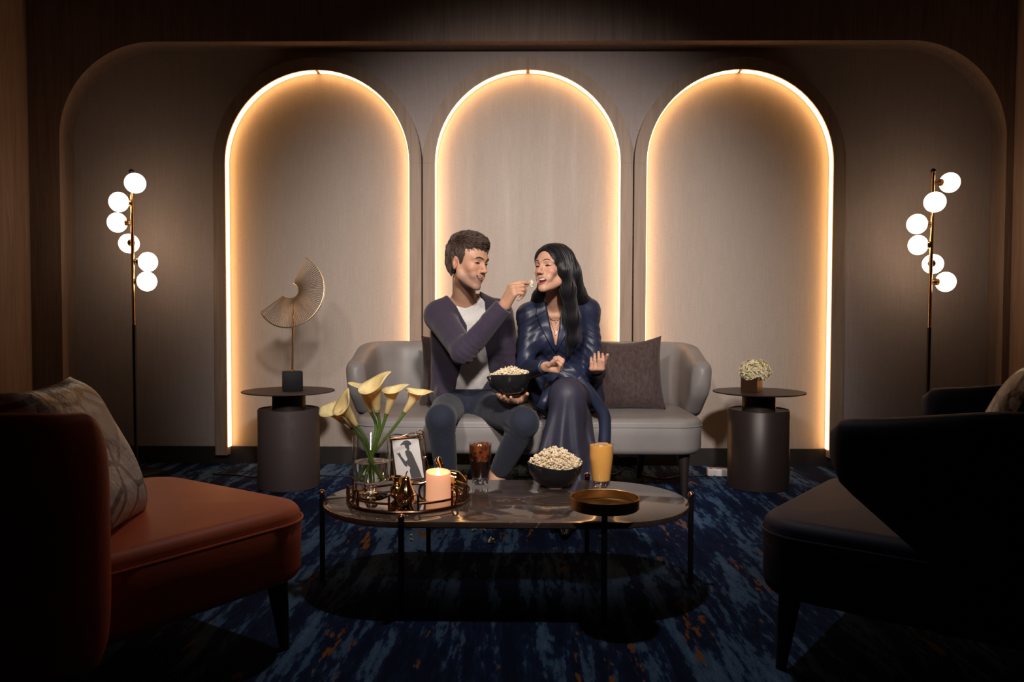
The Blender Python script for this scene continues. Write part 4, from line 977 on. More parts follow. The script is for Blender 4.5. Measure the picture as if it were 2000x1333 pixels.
# soft pseudo-noise for folds
_ph = NP.uniform(0, 6.28, (6, 4)); _dr = NP.normal(size=(6, 3)); _dr /= np.linalg.norm(_dr, axis=1)[:, None]
def wobble(P, f):
    s = 0
    for i in range(4): s = s + np.sin((P @ _dr[i]) * f * (0.7 + 0.35 * i) + _ph[i, 0] + 1.3 * np.sin((P @ _dr[(i + 2) % 6]) * f * 0.6 + _ph[i, 1]))
    return s / 4
def folds(P, axis, f, a):
    # directional creases across `axis`
    t = P @ nrmz(axis); q = np.sin(t * f + 3.4 * wobble(P, 13.0)); return a * (1.5 * np.abs(q) ** 0.75 - 0.6) * np.clip(0.65 + 0.6 * wobble(P, 14.0), 0, 1)
def near(P, c, r): return np.exp(-((P - c) ** 2).sum(1) / (r * r))
def poly2d(pts):
    pts = np.array(pts, float)
    def d(x, z):
        P = np.stack([x, z], 1); n = len(pts); dd = np.full(len(P), 1e9); s = np.ones(len(P))
        for i in range(n):
            a, b = pts[i], pts[i - 1]; e = b - a; w_ = P - a; t = np.clip((w_ @ e) / (e @ e), 0, 1); q = w_ - t[:, None] * e; dd = np.minimum(dd, (q ** 2).sum(1))
            c1 = P[:, 1] >= a[1]; c2 = P[:, 1] < b[1]; c3 = e[0] * w_[:, 1] > e[1] * w_[:, 0]
            fl = (c1 & c2 & c3) | (~c1 & ~c2 & ~c3); s[fl] *= -1
        return s * np.sqrt(dd)
    return d
def frame_from(f, up):
    f = nrmz(f); r = nrmz(np.cross(f, up)); u = np.cross(r, f); return np.stack([r, f, u], 1)   # columns: right, forward, up
# ------------------------------------------------------------------ head and hand kits
class Head:
    def __init__(s, c, fwd, up, sc, female=False, mouth_open=0.0, smile=0.0):
        s.c = np.asarray(c, float); s.R = frame_from(fwd, up); s.s = sc; s.fem = female
        S = SDF(); W = s.W; E = s.E; k = sc
        def el(c, r, kk=0.015, op='u', rot=None): R = s.R if rot is None else s.R @ rot; S.ell(W(c), np.array(r) * sc, R, kk * sc, op)
        def co(a, b, ra, rb, kk=0.01, op='u'): S.cone(W(a), W(b), ra * sc, rb * sc, kk * sc, op)
        jw = 0.80 if female else 0.95
        el((0, -0.018, 0.040), (0.0755, 0.098, 0.083)); el((0, 0.030, 0.030), (0.066, 0.062, 0.070), 0.03)
        el((0, 0.036, -0.035), (0.055 * jw, 0.056, 0.070), 0.03)
        for sx in (-1, 1):
            co((sx * 0.058 * jw, -0.006, -0.022), (sx * 0.051 * jw, 0.012, -0.066), 0.015, 0.012, 0.025)
            co((sx * 0.051 * jw, 0.012, -0.066), (sx * 0.013, 0.074, -0.1045), 0.012, 0.0115, 0.028)
            el((sx * 0.037, 0.066, -0.028 + 0.005 * smile), (0.022, 0.019, 0.019), 0.022)           # cheek
            co((sx * 0.012, 0.093, 0.027), (sx * 0.046, 0.074, 0.028), 0.0075, 0.0075, 0.018)         # brow ridge
        el((0, 0.081, -0.1065), (0.0165, 0.0135, 0.0125), 0.014)
        el((0, 0.030, -0.075), (0.036 * jw, 0.050, 0.030), 0.03)
        for sx in (-1, 1): el((sx * 0.0315, 0.098, 0.008), (0.0165, 0.012, 0.0105), 0.012, 's')
        for sx in (-1, 1): el((sx * 0.0315, 0.0755, 0.0075), (0.0165, 0.0145, 0.0125), 0.005)
        co((0, 0.089, 0.018), (0, 0.1115, -0.026), 0.0068, 0.0088, 0.012); el((0, 0.1145, -0.0285), (0.0098, 0.0098, 0.0088), 0.008)
        for sx in (-1, 1): el((sx * 0.0125, 0.1025, -0.0315), (0.0072, 0.0095, 0.0075), 0.006)
        for sx in (-1, 1): el((sx * 0.0062, 0.1105, -0.0405), (0.003, 0.005, 0.0028), 0.003, 's')
        # muzzle and lips
        el((0, 0.083, -0.060), (0.030, 0.0145, 0.026), 0.016)
        for sx in (-1, 1): el((sx * 0.034, 0.072, -0.052), (0.012, 0.014, 0.016), 0.014)
        s.mo = mouth_open
        mz = -0.0625; s.mz = mz
        if mouth_open > 0:
            el((0, 0.098, mz - 0.0065), (0.0285, 0.027, 0.0135), 0.005, 's')
        else:
            el((0, 0.1015, mz), (0.030, 0.0065, 0.0020), 0.004, 's')
        for sx in (-1, 1):
            el((sx * 0.0765, -0.010, -0.012), (0.0085, 0.0185, 0.031), 0.006, 'u', E((0.15 * 1, 0, -sx * 0.32)))
            el((sx * 0.0855, -0.003, -0.008), (0.0075, 0.0095, 0.017), 0.003, 's', E((0.15, 0, -sx * 0.32)))
        s.S = S
    def W(s, p): return s.c + s.R @ (np.asarray(p, float) * s.s)
    def E(s, e): return np.array(Matrix.Rotation(e[2], 3, 'Z') @ Matrix.Rotation(e[1], 3, 'Y') @ Matrix.Rotation(e[0], 3, 'X'))
    def on(s, xz, lift=0.0):
        xz = np.asarray(xz, float); P = np.array([s.W((x, 0.16, z)) for x, z in xz]); D = -s.R[:, 1]
        H = s.S.march(P, np.repeat(D[None], len(P), 0)); return H - D * lift * s.s
    def strip(s, xz, widths, lift=0.0012):
        # flat-ish raised strip following the face
        P = s.on(xz, lift); b = MB(); b.tube([Vector(p) for p in P], [w_ * s.s for w_ in widths], 6); return b
def hand(S, wrist, d, palm, side, L=0.18, curls=((20, 25, 15),) * 4, thumb=(0.5, 0.35, 0.4), spread=0.05, k=0.006, fr=1.0, tdir=None, pinch=False):
    # d: wrist->knuckles, palm: palm normal (outwards from the palm), side: towards the thumb
    d = nrmz(d); palm = np.asarray(palm, float); palm = nrmz(palm - d * (palm @ d)); sd = np.cross(d, palm); sd = sd * np.sign(sd @ np.asarray(side, float)) ; u = L / 0.18
    o = np.asarray(wrist, float)
    def pt(a, b, c): return o + (d * a + sd * b + palm * c) * u
    r = 0.0125 * u
    kn = [(0.092, 0.030), (0.095, 0.010), (0.090, -0.010), (0.083, -0.028)]
    for (a, b_) in kn: S.cone(pt(0.012, b_ * 0.62, 0), pt(a - 0.006, b_, 0), 0.0155 * u, 0.0125 * u, 0.016)
    S.ell(pt(0.032, 0.026, 0.010), np.array([0.026, 0.014, 0.014]) * u, np.stack([d, sd, palm], 1), 0.012)   # thumb mound
    lens = [(0.043, 0.025, 0.021), (0.047, 0.029, 0.022), (0.043, 0.027, 0.021), (0.034, 0.021, 0.019)]; rad = (0.0093, 0.0093, 0.0088, 0.0078)
    tips = []
    for i in range(4):
        p = pt(kn[i][0], kn[i][1], 0); fan = spread * (1.5 - i); v = nrmz(d + sd * fan); ang = 0; R_ = rad[i] * u * fr
        for j in range(3):
            ang += math.radians(curls[i][j]); vv = v * math.cos(ang) + palm * math.sin(ang); q = p + vv * lens[i][j] * u
            S.cone(p, q, R_ * (1.06 - 0.09 * j), R_ * (0.98 - 0.10 * j), k if j == 0 else 0.0025); p = q
        tips.append(p)
    # thumb from the side of the palm near its base
    t0 = pt(0.022, 0.026, 0.008)
    t1 = t0 + nrmz(d * 0.72 + sd * thumb[0] + palm * thumb[1]) * 0.042 * u; v2 = nrmz(d * 0.9 + sd * (thumb[0] - thumb[2]) + palm * thumb[1] * 0.9) if tdir is None else nrmz(tdir)
    t2 = t1 + v2 * 0.032 * u; t3 = t2 + nrmz(v2 + (d * 0.1 - sd * 0.15 * thumb[2])) * 0.026 * u
    if pinch: t3 = tips[0] - palm * 0.004 + sd * 0.004 - d * 0.012; t2 = t1 * 0.5 + t3 * 0.5 + palm * 0.008
    S.cone(t0, t1, 0.0145 * u, 0.0115 * u, 0.012); S.cone(t1, t2, 0.0112 * u, 0.0102 * u, 0.004); S.cone(t2, t3, 0.0102 * u, 0.0085 * u, 0.003)
    return tips, t3

def face_tint(H, stubble):
    def f(V):
        L = ((V - H.c) @ H.R) / H.s; c = np.ones((len(V), 3)); sm_ = lambda x, a, b: np.clip((x - a) / (b - a), 0, 1)
        if stubble:
            w_ = sm_(L[:, 2], -0.042, -0.062) * sm_(L[:, 2], -0.15, -0.12) * sm_(L[:, 1], -0.005, 0.025) * (np.linalg.norm(L, axis=1) < 0.2)
            c = c * (1 - w_[:, None] * np.array([0.27, 0.25, 0.18]))
        for sx in (-1, 1):
            d = np.linalg.norm((L - np.array([sx * 0.042, 0.075, -0.022])) / np.array([0.022, 0.03, 0.016]), axis=1); w_ = np.exp(-d * d); c = c * (1 - w_[:, None] * np.array([0.0, 0.14, 0.14]))
            d = np.linalg.norm((L - np.array([sx * 0.0315, 0.09, 0.012])) / np.array([0.018, 0.02, 0.008]), axis=1); w_ = np.exp(-d * d); c = c * (1 - w_[:, None] * np.array([0.22, 0.27, 0.25]))  # eyelid shading painted into the skin tint
            d = np.linalg.norm((L - np.array([sx * 0.08, -0.008, -0.01])) / np.array([0.015, 0.02, 0.03]), axis=1); w_ = np.exp(-d * d); c = c * (1 - w_[:, None] * np.array([0.0, 0.16, 0.16]))
        d = np.linalg.norm((L - np.array([0, 0.118, -0.03])) / np.array([0.016, 0.016, 0.012]), axis=1); w_ = np.exp(-d * d); c = c * (1 - w_[:, None] * np.array([0.0, 0.12, 0.12]))
        return c
    return f
def strands(S, seeds, flow, steps, h, lift, rr):
    P = np.array(seeds, float); path = []
    for _ in range(3): P = P - S.normal(P, 0.003) * S.ev(P)[:, None]
    for _ in range(steps):
        N = S.normal(P, 0.003); path.append(P + N * lift); d = flow(P); d = d - N * (d * N).sum(1)[:, None]; d /= np.maximum(np.linalg.norm(d, axis=1), 1e-6)[:, None]
        P = P + d * h; P = P - S.normal(P, 0.003) * S.ev(P)[:, None]
    return np.stack(path, 1)
# ------------------------------------------------------------------ the man
def man():
    T = thing('person', (A(908, 770, 3.95)[0], 3.95, 0.0), 'person in navy cardigan and white t-shirt feeding popcorn to their neighbour', 'person')
    hc = A(913, 513, 3.62); H = Head(hc, (0.80, -0.58, -0.16), (0.03, 0.05, 1), 1.0, False, 0.0, 1.0)
    sR, sL = A(858, 617, 3.75), A(973, 614, 3.90)
    torso = SDF(); torso.ell(A(913, 655, 3.87), (0.155, 0.105, 0.165), None, 0.05).ell(A(914, 725, 3.92), (0.14, 0.105, 0.13), None, 0.06).ell(A(909, 778, 3.97), (0.16, 0.115, 0.10), None, 0.06)
    torso.cone(sR, A(912, 622, 3.83), 0.052, 0.07, 0.05).cone(sL, A(912, 622, 3.83), 0.052, 0.07, 0.05).cone(A(903, 586, 3.79), sR, 0.050, 0.044, 0.05).cone(A(914, 586, 3.79), sL, 0.050, 0.044, 0.05)
    eR, wR = A(906, 688, 3.50), A(985, 598, 3.45); eL = A(1002, 722, 3.88)
    wL = np.array(BH_C) + np.array([0.035, 0.105, -0.034])
    armR = SDF().cone(sR, eR, 0.050, 0.040, 0.03).cone(eR, wR, 0.043, 0.0265, 0.02); armL = SDF().cone(sL, eL, 0.054, 0.043, 0.03).cone(eL, wL, 0.043, 0.0265, 0.02)
    hR, kR, aR = A(880, 794, 3.93), A(861, 818, 3.50), A(874, 945, 3.60); hL, kL, aL = A(938, 794, 3.93), A(1023, 824, 3.48), A(972, 928, 3.68)
    legR = SDF().cone(hR, kR, 0.078, 0.062, 0.03).chain([kR, (kR * 0.6 + aR * 0.4) + [0, 0.02, 0], aR], [0.062, 0.056, 0.036], 0.025); legL = SDF().cone(hL, kL, 0.078, 0.062, 0.03).chain([kL, kL * 0.6 + aL * 0.4 + [0, 0.02, 0], aL], [0.062, 0.056, 0.036], 0.025)
    def foot(S, an, toe):
        heel = np.array([an[0], an[1] + 0.03, 0.036]); ball = heel + nrmz([toe[0], toe[1], 0]) * 0.17; ball[2] = 0.03; tip = ball + nrmz([toe[0], toe[1], 0]) * 0.055; tip[2] = 0.022
        S.cone(an, heel, 0.036, 0.034, 0.02).cone(heel, ball, 0.03, 0.034, 0.02).cone(an, ball, 0.034, 0.024, 0.03).cone(ball, tip, 0.034, 0.02, 0.015)
        side = np.array([nrmz(toe + (0,))[1], -nrmz(toe + (0,))[0], 0])
        for j in range(5): S.cone(ball + side * (0.026 - 0.013 * j), tip + side * (0.024 - 0.0125 * j) - nrmz(toe + (0,)) * 0.006 * abs(j), 0.011, 0.0085, 0.006)
    neck = SDF().cone(A(906, 545, 3.68), A(907, 606, 3.81), 0.054, 0.060, 0.03)
    B = SDF(); B += torso.grown(-0.012); B += neck; B += SDF(H.S.p); B.p[-len(H.S.p)] = B.p[-len(H.S.p)][:5] + (0.03, 'u')
    B += armR; B += armL; B += legR.grown(-0.006); B += legL.grown(-0.006)
    foot(B, aR, (-0.15, -1.0)); foot(B, aL, (-0.25, -1.0))
    # hand feeding: back of the hand to the viewer, index and thumb pinching
    tR, th = hand(B, wR, (0.45, -0.35, 0.82), (0.85, 0.575, -0.22), (-0.4, 0.8, 0.55), 0.182, ((56, 18, 12), (66, 62, 40), (70, 78, 50), (72, 85, 55)), pinch=True, spread=0.02)
    hand(B, wL, (-0.42, -0.90, 0.02), (0.05, 0.0, 1), (0.9, -0.4, 0), 0.182, ((8, 14, 10), (8, 14, 12), (10, 16, 12), (14, 18, 12)), thumb=(0.8, 0.4, 0.2), spread=0.10)
    o = sdf_obj('body', B, 0.003, 'skin_man', T, 1, face_tint(H, True))
    pop(tR[0] * 0.6 + th * 0.4 + np.array([0.013, -0.003, 0.001]), 'popcorn kernel pinched between raised fingertips', 'popcorn between fingers', random.Random(2), 1.6)
    # face
    L0 = T.location
    for sx in (-1, 1):
        H.strip([(sx * x, z) for x, z in ((0.0125, 0.0245), (0.022, 0.029), (0.034, 0.031), (0.044, 0.0275), (0.050, 0.022))], (0.0026, 0.0036, 0.0036, 0.0028, 0.001), 0.0004).build('eyebrow', 'brow', T)
        H.strip([(sx * x, z) for x, z in ((0.0165, 0.0035), (0.023, 0.0065), (0.031, 0.007), (0.040, 0.0055), (0.0465, 0.0025))], (0.0008, 0.0016, 0.0019, 0.0018, 0.0008), 0.0004).build('eyelash', 'iris', T)
        H.strip([(sx * x, z) for x, z in ((0.0195, 0.002), (0.026, 0.0025), (0.034, 0.0028), (0.041, 0.002))], (0.0008, 0.0018, 0.002, 0.0008), -0.0003).build('eye', 'iris', T)
    mz = H.mz
    def sm(x): return 9.0 * x * x      # smile curve
    xs = [-0.031, -0.024, -0.016, -0.006, 0, 0.006, 0.016, 0.024, 0.031]
    H.strip([(x, mz + 0.0042 + sm(x)) for x in xs], (0.0012, 0.0018, 0.0023, 0.0027, 0.0025, 0.0027, 0.0023, 0.0018, 0.0012), 0.0006).build('upper_lip', 'lip_man', T)
    H.strip([(x, mz - 0.0078 + 1.3 * sm(x)) for x in xs[1:-1]], (0.0016, 0.0030, 0.0040, 0.0044, 0.0040, 0.0030, 0.0016), 0.0006).build('lower_lip', 'lip_man', T)
    H.strip([(x, mz - 0.0012 + 1.12 * sm(x)) for x in xs], (0.0018, 0.0024, 0.0028, 0.0030, 0.0030, 0.0030, 0.0028, 0.0024, 0.0018), 0.0008).build('mouth_line', 'mouth_dark', T)
    H.strip([(x, mz + 0.0004 + 1.12 * sm(x)) for x in xs[1:-1]], (0.0008, 0.0018, 0.0021, 0.0021, 0.0021, 0.0018, 0.0008), 0.0022).build('teeth', 'teeth', T)
    # hair: cap plus locks
    hair = SDF(); W = H.W
    hair.ell(W((0, -0.020, 0.052)), np.array((0.0795, 0.101, 0.083)), H.R, 0.02).ell(W((0, 0.015, 0.092)), np.array((0.066, 0.072, 0.042)), H.R, 0.03).ell(W((0, -0.076, 0.0)), np.array((0.056, 0.028, 0.062)), H.R, 0.03)
    for sx in (-1, 1): hair.cone(W((sx * 0.066, 0.012, 0.03)), W((sx * 0.0715, 0.014, -0.006)), 0.020, 0.006, 0.02).cone(W((sx * 0.03, -0.074, -0.02)), W((sx * 0.034, -0.056, -0.074)), 0.018, 0.004, 0.02)
    hair.ell(W((0, 0.098, -0.030)), np.array((0.078, 0.075, 0.088)), H.R, 0.012, 's')
    for sx in (-1, 1): hair.ell(W((sx * 0.085, -0.008, -0.012)), np.array((0.025, 0.024, 0.036)), H.R, 0.008, 's')
    hair.fn(lambda P: 0.0022 * np.sin(260 * ((P - H.c) @ H.R)[:, 0] + 4 * wobble(P, 30)) * np.sin(90 * ((P - H.c) @ H.R)[:, 1]), 0.01, 'd')
    ho = sdf_obj('hair', hair, 0.003, 'hair_man', T, 1)
    rr = random.Random(4); b = MB(); hv = np.array([v.co for v in ho.data.vertices]) + np.array(T.location); Lh = (hv - H.c) @ H.R
    hv = hv[(Lh[:, 2] > -0.05)]; wgt = np.where(((hv - H.c) @ H.R)[:, 2] > 0.07, 3.0, 1.0); sel = NP.choice(len(hv), 1500, False, wgt / wgt.sum())
    def flow(P):
        L = (P - H.c) @ H.R; top = np.clip((L[:, 2] - 0.055) / 0.04, 0, 1)[:, None]
        loc = np.array([-0.75, 0.75, -0.1])[None] * top + np.array([0.0, 0.25, -1.0])[None] * (1 - top) + 0.5 * np.stack([wobble(L, 60), wobble(L + 1, 60), wobble(L + 2, 60)], 1)
        return loc @ H.R.T
    SP = strands(hair, hv[sel], flow, 7, 0.0075, 0.0, rr)
    for q in SP:
        n = 7 if rr.random() < 0.6 else 5; q = q[:n]; N_ = nrmz(q[0] - H.W((0, -0.015, 0.03))); zl = max(0.0, min(1.0, ((q[0] - H.c) @ H.R[:, 2] - 0.03) / 0.06)); lf = rr.uniform(0.0015, 0.010) * (0.15 + zl)
        b.tube([Vector(p + N_ * (lf * math.sin(j / (n - 1) * PI * 0.75) + 0.0004)) for j, p in enumerate(q)], [0.0021 * min(1, 0.5 + j / 2, (n - 1 - j) / 3 + 0.15) for j in range(n)], 4)
    b.build('hair_locks', 'hair_man', T, weld=False)['label'] = 'short tousled dark brown hair'
    # clothes
    chest_n = A(907, 606, 3.81)
    shirt = SDF(); shirt += torso.grown(0.0); shirt.cone(A(906, 575, 3.77), A(908, 612, 3.81), 0.058, 0.07, 0.03)
    shirt.fn(lambda P: -(0.0 - np.maximum(P[:, 2] - (A(907, 583, 3.8)[2] - 0.30 * np.maximum(0, 3.80 - P[:, 1]) * 1.2), -1)) * -1, 0.006, 's') if False else None
    zn = A(905, 575, 3.80)[2]
    shirt.fn(lambda P: -(P[:, 2] - (zn - 0.05 + 0.55 * (P[:, 1] - 3.74) + 0.0 * P[:, 0])), 0.006, 's')   # neckline, lower at the throat
    shirt.fn(lambda P: folds(P, (0.75, 0, 0.66), 55, 0.004) * near(P, A(925, 715, 3.82), 0.14), 0.01, 'd')
    zh = A(912, 763, 3.82)[2]; shirt.fn(lambda P: P[:, 2] - zh, 0.006, 's')
    sdf_obj('t_shirt', shirt, 0.004, 'tshirt', T)
    card = torso.grown(0.013) + armR.grown(0.012) + armL.grown(0.012)
    card.cone(A(862, 640, 3.87), A(864, 770, 3.94), 0.05, 0.062, 0.04).cone(A(985, 640, 3.92), A(975, 768, 3.96), 0.045, 0.06, 0.04).ell(A(868, 772, 3.86), (0.05, 0.055, 0.055), None, 0.03)
    pts = [(A(x, y, 3.78)[0], A(x, y, 3.78)[2]) for x, y in ((866, 560), (874, 578), (893, 598), (913, 636), (911, 672), (903, 706), (892, 740), (884, 775), (884, 840), (960, 840), (957, 740), (947, 674), (949, 612), (947, 588), (936, 574), (936, 556))]
    pd = poly2d(pts)
    card.fn(lambda P: np.maximum(pd(P[:, 0], P[:, 2]), P[:, 1] - 3.86), 0.006, 's')
    # cut by arms again so the raised sleeve stays whole
    card += armR.grown(0.012)
    card.fn(lambda P: np.maximum(-((P - H.c)[:, 2] + 0.122), np.linalg.norm((P - A(907, 575, 3.77))[:, :2], axis=1) - 0.072), 0.006, 's')
    for (w_, e_) in ((wR, eR), (wL, eL)):
        dv = nrmz(w_ - e_); card.fn(lambda P, w_=w_, dv=dv: np.maximum(-((P - w_) @ dv) - 0.004, np.linalg.norm(P - w_, axis=1) - 0.075), 0.004, 's')
    card.fn(lambda P: folds(P, nrmz(wR - eR), 120, 0.0055) * near(P, eR, 0.085) + folds(P, (0.2, 0, 1), 70, 0.004) * near(P, eL, 0.12) + folds(P, (1, 0.2, 0.25), 80, 0.004) * near(P, A(860, 740, 3.88), 0.11) + 0.0015 * wobble(P, 40), 0.01, 'd')
    sdf_obj('cardigan', card, 0.004, 'cardigan', T)
    tr = SDF().ell(A(909, 782, 3.97), (0.168, 0.125, 0.10), None, 0.05).ell(A(912, 775, 3.945), (0.15, 0.122, 0.065), None, 0.03); 
    for (h_, k_, a_) in ((hR, kR, aR), (hL, kL, aL)):
        tr.cone(h_, k_, 0.086, 0.068, 0.05)
        mid = k_ * 0.5 + a_ * 0.5 + [0, 0.008, 0]; tr.cone(k_ + [0, 0.004, -0.012], a_, 0.066, 0.049, 0.022)
    for (a_, k_) in ((aR, kR), (aL, kL)):
        dv = nrmz(a_ - k_); cut = a_ - dv * 0.035; tr.fn(lambda P, cut=cut, dv=dv, a_=a_: np.maximum(-((P - cut) @ dv), np.linalg.norm(P - a_, axis=1) - 0.13), 0.004, 's')
    def trf(P):
        s = 0
        for k_, h_, a_ in ((kR, hR, aR), (kL, hL, aL)):
            sg = 1.0 if k_ is kR else -1.0
            c = k_ + np.array([sg * 0.055, 0.03, -0.045]); s = s + folds(P, (-sg * 0.6, 0.0, 1.0), 150, 0.006) * near(P, c, 0.06) + folds(P, (sg * 1.0, 0, 0.8), 80, 0.005) * near(P, h_ + np.array([0, -0.09, 0.03]), 0.10) + folds(P, (0.3 * sg, 0, 1), 70, 0.004) * near(P, a_, 0.12)
        return s + 0.001 * wobble(P, 30)
    tr.fn(trf, 0.01, 'd'); sdf_obj('trousers', tr, 0.004, 'trousers_navy', T)
    # belt: band round the waist
    c = A(912, 759, 3.945); b = MB(); rows = []
    for i in range(49):
        a = 2 * PI * i / 48; rows.append([Vector((c[0] + r * 0.158 * math.cos(a), c[1] + r * 0.122 * math.sin(a), c[2] + z + 0.012 * math.sin(a))) for r, z in ((0.99, -0.014), (1.02, -0.014), (1.02, 0.014), (0.99, 0.014), (0.99, -0.014))])
    b.grid(rows); b.build('waistband', 'belt_cloth', T)
man()

# ------------------------------------------------------------------ the woman
def woman():
    T = thing('person', (A(1108, 770, 3.96)[0], 3.96, 0.0), 'laughing person with long black hair in a navy satin suit', 'person')
    H = Head(A(1081, 527, 3.65), (-0.645, -0.765, 0.11), (-0.05, 0.0, 1), 0.965, True, 0.017, 1.0)
    sR, sL = A(1033, 617, 3.82), A(1148, 608, 3.90)
    torso = SDF(); torso.ell(A(1090, 655, 3.88), (0.135, 0.095, 0.155), None, 0.05).ell(A(1096, 722, 3.93), (0.118, 0.092, 0.12), None, 0.06).ell(A(1106, 780, 3.98), (0.165, 0.12, 0.10), None, 0.06)
    torso.cone(sR, A(1086, 622, 3.86), 0.047, 0.055, 0.045).cone(sL, A(1086, 622, 3.86), 0.047, 0.055, 0.045).cone(A(1080, 590, 3.83), sR, 0.036, 0.034, 0.045).cone(A(1088, 588, 3.83), sL, 0.036, 0.034, 0.045)
    for x in (1064, 1112): torso.ell(A(x, 664, 3.80), (0.052, 0.045, 0.052), None, 0.035)
    eR, wR = A(1026, 724, 3.77), A(1064, 717, 3.53); eL, wL = A(1163, 728, 3.87), A(1164, 722, 3.66)
    armR = SDF().cone(sR, eR, 0.041, 0.036, 0.03).cone(eR, wR, 0.036, 0.023, 0.02); armL = SDF().cone(sL, eL, 0.041, 0.036, 0.03).cone(eL, wL, 0.036, 0.023, 0.02)
    hR, kR, aR = A(1078, 786, 3.95), A(1122, 822, 3.55), A(1137, 945, 3.36); hL, kL = A(1138, 782, 3.95), A(1108, 772, 3.45); aL = A(1092, 885, 3.38)
    aR[2] = 0.13
    legR = SDF().cone(hR, kR, 0.082, 0.058, 0.03).chain([kR, kR * 0.6 + aR * 0.4, aR], [0.056, 0.05, 0.032], 0.02); legL = SDF().cone(hL, kL, 0.082, 0.057, 0.03).chain([kL, kL * 0.6 + aL * 0.4, aL], [0.055, 0.048, 0.032], 0.02)
    B = SDF(); B += torso.grown(-0.010); B.cone(A(1083, 555, 3.72), A(1081, 608, 3.84), 0.043, 0.050, 0.03)
    B.cone(A(1078, 618, 3.79), A(1050, 612, 3.80), 0.008, 0.006, 0.02).cone(A(1088, 618, 3.79), A(1120, 611, 3.82), 0.008, 0.006, 0.02)
    n0 = len(B.p); B += H.S; B.p[n0] = B.p[n0][:5] + (0.025, 'u')
    B += armR; B += armL; B += legR.grown(-0.005); B += legL.grown(-0.005)
    hand(B, wR, (0.80, -0.50, -0.02), (-0.15, -0.45, 0.88), (-0.5, -0.8, -0.4), 0.165, ((58, 70, 40), (62, 74, 45), (64, 76, 45), (66, 76, 45)), thumb=(0.25, 0.7, 0.3), spread=0.02)
    hand(B, wL, (-0.05, -0.97, 0.12), (0.0, 0.1, 1), (1, 0, 0), 0.165, ((64, 50, 30), (72, 44, 28), (76, 46, 28), (70, 56, 30)), thumb=(0.45, 0.75, 0.2), spread=0.05)
    toeR = np.array(atz(1102, 1040, 0.02)); ball = toeR + np.array([0.012, 0.10, 0.006]); heel = np.array([aR[0], aR[1] + 0.02, 0.085])
    B.cone(aR, heel, 0.03, 0.026, 0.02).cone(aR, ball, 0.028, 0.022, 0.03).cone(heel, ball, 0.024, 0.026, 0.02).cone(ball, toeR, 0.026, 0.014, 0.015)
    aLt = aL + np.array([-0.03, -0.17, -0.05]); B.cone(aL, aLt, 0.03, 0.022, 0.02)
    sdf_obj('body', B, 0.003, 'skin_woman', T, 1, face_tint(H, False))
    # face
    for sx in (-1, 1):
        H.strip([(sx * x, z) for x, z in ((0.013, 0.027), (0.022, 0.0315), (0.034, 0.034), (0.044, 0.030), (0.050, 0.024))], (0.0016, 0.0026, 0.0025, 0.0018, 0.0007), 0.0003).build('eyebrow', 'brow', T)
        H.strip([(sx * x, z) for x, z in ((0.0165, 0.002), (0.023, 0.005), (0.031, 0.006), (0.040, 0.005), (0.049, 0.0035))], (0.0008, 0.0019, 0.0023, 0.0022, 0.0008), 0.0006).build('eyelash', 'iris', T)
        H.strip([(sx * x, z) for x, z in ((0.020, 0.001), (0.026, 0.002), (0.034, 0.0025), (0.041, 0.002))], (0.0007, 0.0016, 0.0018, 0.0008), -0.0002).build('eye', 'iris', T)
    mz = H.mz; cy = 0.0
    def at_l(x, z, y): return Vector(H.W((x, y, z)))
    b = MB(); b.ell(at_l(0, mz - 0.012, 0.074), (0.025 * H.s, 0.013 * H.s, 0.0135 * H.s), 20, 12, Matrix(H.R.tolist())); b.build('mouth_inside', 'mouth_dark', T)
    b = MB(); b.tube([at_l(x, mz + 0.0005 + 8 * x * x, 0.0912 - 16 * x * x) for x in (-0.027, -0.019, -0.009, 0, 0.009, 0.019, 0.027)], [0.0025, 0.0042, 0.0050, 0.0052, 0.0050, 0.0042, 0.0025], 8); b.build('teeth', 'teeth', T)
    b = MB(); b.ell(at_l(0, mz - 0.0185, 0.081), (0.014, 0.011, 0.005), 16, 10, Matrix(H.R.tolist())); b.build('tongue', 'tongue', T)
    up = [(-0.031, mz + 0.0105), (-0.024, mz + 0.0088), (-0.009, mz + 0.0068), (0, mz + 0.0058), (0.009, mz + 0.0068), (0.024, mz + 0.0088), (0.031, mz + 0.0105)]
    lo = [(-0.031, mz + 0.0095), (-0.027, mz - 0.006), (-0.015, mz - 0.0175), (0, mz - 0.0215), (0.015, mz - 0.0175), (0.027, mz - 0.006), (0.031, mz + 0.0095)]
    def lip(q, r, name):
        ys = [0.0968 - 24 * x * x for x, z in q]; b = MB(); b.tube([at_l(x, z, y) for (x, z), y in zip(q, ys)], [k_ * H.s for k_ in r], 8); b.build(name, 'lip_woman', T)
    lip(up, (0.0012, 0.0022, 0.0029, 0.0027, 0.0029, 0.0022, 0.0012), 'upper_lip'); lip(lo, (0.0012, 0.0026, 0.0038, 0.0043, 0.0038, 0.0026, 0.0012), 'lower_lip')
    # long straight hair
    hair = SDF(); W = H.W
    hair.ell(W((0, -0.024, 0.046)), np.array((0.084, 0.102, 0.087)) * 0.985, H.R, 0.02).ell(W((0, 0.030, 0.046)), np.array((0.074, 0.063, 0.067)), H.R, 0.03)
    hair.chain([W((-0.072, 0.008, 0.05)), W((-0.075, 0.012, -0.01)), A(1109, 565, 3.645), A(1118, 620, 3.70), A(1117, 662, 3.74), A(1110, 696, 3.76)], [0.012, 0.021, 0.034, 0.035, 0.026, 0.006], 0.03)
    hair.chain([W((-0.05, -0.075, 0.0)), A(1122, 575, 3.84), A(1142, 598, 3.90), A(1157, 622, 3.93), A(1163, 660, 3.95)], [0.05, 0.052, 0.042, 0.032, 0.012], 0.03)
